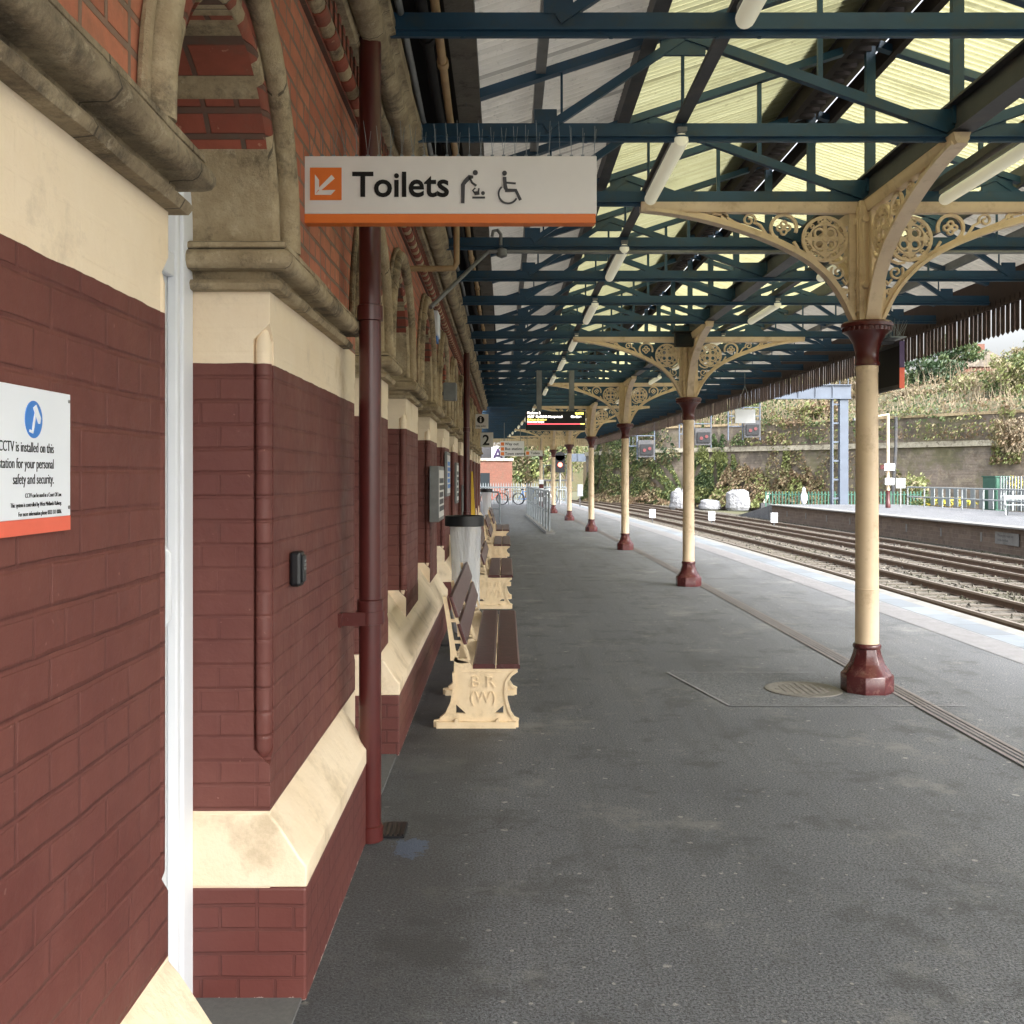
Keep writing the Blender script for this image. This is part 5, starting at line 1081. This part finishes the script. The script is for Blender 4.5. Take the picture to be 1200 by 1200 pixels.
specs = [ # px, py(centre), Y, rx px, rz px, palette, n, name, label
 (925, 462, 95, 40, 26, (1, 2, 4), 2600, 'scrub_bush', 'mid green bush above the wall left of the gantry mast'),
 (1010, 452, 90, 36, 26, (3, 4, 7, 4), 1500, 'bare_shrub', 'bare brownish shrub on the bank behind the gantry mast'),
 (1095, 442, 92, 42, 30, (0, 0, 1), 3600, 'evergreen_bush', 'dark evergreen bush on the bank right of the nearest column'),
 (1075, 470, 84, 40, 18, (7, 4, 3, 4), 1600, 'bare_shrub', 'pale twiggy shrub just above the wall coping'),
 (1150, 462, 82, 50, 30, (4, 3, 2, 4), 3200, 'scrub_bush', 'straw coloured scrub bush on the bank'),
 (1195, 448, 76, 46, 44, (2, 4, 2, 1), 4200, 'scrub_bush', 'large light green bush at the right edge above the wall'),
 (1120, 412, 104, 40, 20, (0, 1), 2200, 'evergreen_bush', 'far dark tree line bush beside the red house'),
 (1205, 420, 100, 26, 22, (1, 4), 1400, 'scrub_bush', 'thin top bush against the sky at the right edge'),
 (960, 480, 84, 40, 12, (4, 2, 3), 1300, 'scrub_bush', 'low grassy scrub hanging over the wall coping'),
 (860, 490, 96, 40, 30, (1, 4, 2), 2400, 'scrub_bush', 'green bush over the wall beneath the canopy valance'),
 (790, 500, 100, 40, 24, (1, 2, 4), 2000, 'scrub_bush', 'green bush above the ivy between the second and third columns'),
 (1185, 508, 66, 30, 22, (4, 3, 7), 1100, 'bare_shrub', 'brown shrub hanging down the wall at the right edge'),
 (1188, 566, 52, 16, 9, (5, 5, 2), 700, 'flowering_bush', 'yellow flowering bush behind the grey fence'),
 (1105, 588, 60, 40, 7, (2, 5, 1), 800, 'low_plants', 'low yellow green plants behind the pale railing'),
 (1070, 572, 68, 24, 20, (2, 4, 1), 900, 'scrub_bush', 'pale green bush against the wall behind the lamp post'),
]
for i, (px, py, Y, rx, rz_, pal, n, nm, lab) in enumerate(specs):
    c = at(px, py, Y); bush(nm, lab, 'bush', c, (rx*Y/1200, max(1.2, rx*Y/1200*.6), rz_*Y/1200), n, .16*Y/80, pal, 22 if 7 in pal else 8, i+3, None)
# rough growth covering the bank above the wall
m = MB(); rnd = random.Random(77)
def bankpt(i_, off):
    i = min(nW-2, int(i_)); f_ = i_-i; p = wp(i, off).lerp(wp(i+1, off), f_)
    zs = [(-.7, 5.9), (-3, 6.6), (-8, 8.2), (-16, 9.8), (-40, 13), (-160, 20)]
    z = zs[-1][1]
    for (a, za), (b, zb) in zip(zs, zs[1:]):
        if b <= off <= a: z = za+(zb-za)*(a-off)/(a-b); break
    return Vector((p.x, p.y, z))
for k in range(22000):
    i_ = rnd.uniform(1.5, nW-2.01); off = -.5-rnd.random()**1.5*22; p = bankpt(i_, off); cl = mnoise.noise(Vector((p.x*.16, p.y*.16, 0)))
    h = max(.1, .9+2.2*cl)*rnd.random(); s_ = rnd.uniform(.08, .2); c = p+Vector((rnd.uniform(-.4, .4), rnd.uniform(-.4, .4), h))
    a = Vector((rnd.gauss(0, 1), rnd.gauss(0, 1), rnd.gauss(0, 1))).normalized(); b = a.orthogonal().normalized(); d = a.cross(b)
    pal = (3, 4, 7, 3, 1) if mnoise.noise(Vector((p.x*.11+5, p.y*.11, 3))) > .08 else (1, 2, 1, 1, 0, 4)
    m.add([c+b*s_, c+d*s_*.5, c-b*s_, c-d*s_*.5], [(0, 1, 2, 3)], rnd.choice(pal))
for k in range(2600):
    p = bankpt(rnd.uniform(1.5, nW-2.01), -.5-rnd.random()**1.5*20); cl = mnoise.noise(Vector((p.x*.16, p.y*.16, 0))); h = max(.5, 1.6+3*cl)*rnd.uniform(.6, 1.2)
    e = p+Vector((rnd.uniform(-.6, .6), rnd.uniform(-.5, .5), h)); w_ = Vector((.03, 0, 0)); q_ = p.lerp(e, .5)+Vector((rnd.uniform(-.15, .15), 0, 0))
    m.add([p-w_, p+w_, q_+w_*.7, q_-w_*.7, e], [(0, 1, 2, 3), (3, 2, 4)], 7)
tag(m.build('bank_undergrowth', LM), 'brown and green brambles, grass and bare twigs covering the bank above the wall', 'undergrowth', kind='stuff')
# ivy and bramble on the retaining wall
def wallpt(s_):
    n = len(W)-1; i = min(n-1, int(s_)); f_ = s_-i; a, b = Vector(W[i]), Vector(W[i+1]); d = (b-a).normalized(); nr = Vector((-d.y, d.x)); nr = -nr if nr.y > 0 else nr
    return a.lerp(b, f_), nr
def s_for_px(px):
    best = 0; bd = 1e9
    for k in range(0, (len(W)-1)*200):
        p, _ = wallpt(k/200); d = abs(592+p.x*1200/p.y-px)
        if d < bd: bd = d; best = k/200
    return best
def patch(name, lab, px0, px1, zb, zt, n, size, mis, bulge, seed, edge=.35):
    m = MB(); rnd = random.Random(seed); s0, s1 = s_for_px(px0), s_for_px(px1)
    if s0 > s1: s0, s1 = s1, s0
    k = 0; tr = 0
    while k < n and tr < n*10:
        tr += 1; u = rnd.random(); v = rnd.random(); e = min(u, 1-u)*2
        hh = zt if edge == 0 else zb+(zt-zb)*(min(1, e*1.6+.25)+edge*mnoise.noise(Vector((u*7, seed, 0))))
        z = zb+(hh-zb)*v
        if mnoise.noise(Vector((u*9, v*5, seed))) < -.22: continue
        p, nr = wallpt(s0+(s1-s0)*u); off = .28+bulge*(1-v)**1.3*(.6+.7*rnd.random())+rnd.random()*.15
        c = Vector((p.x+nr.x*off, p.y+nr.y*off, z)); s_ = size*rnd.uniform(.6, 1.3)
        a = Vector((rnd.gauss(0, 1), rnd.gauss(0, 1), rnd.gauss(0, .6))).normalized(); b = a.orthogonal().normalized(); d = a.cross(b)
        w1 = mnoise.noise(Vector((c.x*.5, c.y*.5, c.z*.8+seed))); mi = mis[min(len(mis)-1, max(0, int((w1+.5+rnd.uniform(-.3, .3))*len(mis))))]
        m.add([c+b*s_, c+d*s_*.45, c-b*s_, c-d*s_*.45], [(0, 1, 2, 3)], mi); k += 1
    tag(m.build(name, LM), lab, 'climbing plant', kind='stuff')
patch('ivy', 'green ivy covering the retaining wall between the third and fourth columns', 690, 800, -.8, 6.3, 12000, .14, (1, 2, 1, 4), .5, 3)
patch('ivy', 'blue green ivy on the wall just right of the second column', 806, 870, -.6, 5.2, 7000, .15, (1, 0, 1, 2), .4, 5)
patch('ivy', 'thin ivy hanging from the coping between the columns', 735, 800, 3.0, 6.0, 1400, .15, (1, 4, 0), .3, 9)
patch('bramble', 'brown bramble bank climbing the wall foot right of the second column', 838, 912, -.9, 2.6, 5200, .13, (3, 4, 3, 2), 2.2, 11)
patch('bramble', 'dry bramble at the wall foot behind the gantry mast', 905, 975, -.9, 2.4, 3000, .15, (4, 3, 3, 2), 1.6, 13)
patch('bramble', 'low brown bramble between the ivy and the bulk bags', 700, 800, -.9, .8, 3000, .14, (3, 4, 3), 1.4, 17)
patch('creeper', 'sparse dry growth clinging to the lower wall behind the gantry and lamp post', 880, 1100, -.9, 3.7, 3600, .13, (4, 3, 2, 4), .5, 41, .8)
patch('creeper', 'scattered green creeper hanging over the wall coping', 860, 1200, 4.3, 6.5, 2600, .14, (1, 4, 2, 3), .3, 43, .9)
patch('creeper', 'narrow yellow green creeper climbing the wall', 918, 932, -.5, 4.6, 900, .15, (2, 2, 4), .2, 19)
patch('creeper', 'thin creeper over the coping near the right edge', 1165, 1200, 2.5, 6.4, 900, .15, (4, 2, 3), .3, 23)
def tree(lab, x, y, h, r, n, mis, seed, zb=-1):
    t = thing('background_tree', lab, 'tree', (x, y, zb), 'trees beyond the platform end'); m = MB(); rnd = random.Random(seed)
    m.tube([(x, y, zb), (x+.1, y, zb+h*.3), (x-.1, y, zb+h*.6)], [.28, .2, .1], 8)
    for i in range(9): a = rnd.random()*6.3; m.tube([(x, y, zb+h*(.2+.04*i)), (x+r*.5*cos(a), y+r*.5*sin(a), zb+h*(.45+.04*i)), (x+r*.85*cos(a), y+r*.85*sin(a), zb+h*(.6+.04*i))], [.1, .06, .02], 5)
    m.build('trunk', 'bark', t); m = MB(); leaves(m, n, (x, y, zb+h*.62), (r, r, h*.42), .20, mis, seed=seed); m.build('crown', LM, t)
tree('leafy tree right of the brick building beyond the platform', 1.9, 88, 7.5, 2.6, 3000, (2, 1, 4), 31); tree('pale green tree behind the red signal', 4.4, 100, 8, 2.6, 2600, (2, 4, 1), 32)
tree('tree left behind the billboard', -3.0, 100, 10, 3.2, 2600, (1, 2, 4), 33); tree('tall tree behind the pale girder bridge', 8.0, 135, 11, 4.5, 3200, (1, 4, 2), 34); tree('grey green tree far behind the last columns', 0.0, 125, 11, 4, 2800, (4, 2, 1), 35)
m = MB(); pts = []
for i in range(21): x = -80+i*14; pts.append((x, 190+10*sin(i), 6+3*mnoise.noise(Vector((i*.7, 0, 0)))))
m.v = [(p[0], p[1], -1.2) for p in pts]+pts+[(p[0], p[1]+120, p[2]+14) for p in pts]; n = 21
for a in (0, 1):
    for i in range(n-1): m.f.append([a*n+i, a*n+i+1, (a+1)*n+i+1, (a+1)*n+i]); m.mi.append(0); m.sm.append(True)
tag(m.build('distant_hill', 'bank'), kind='structure')
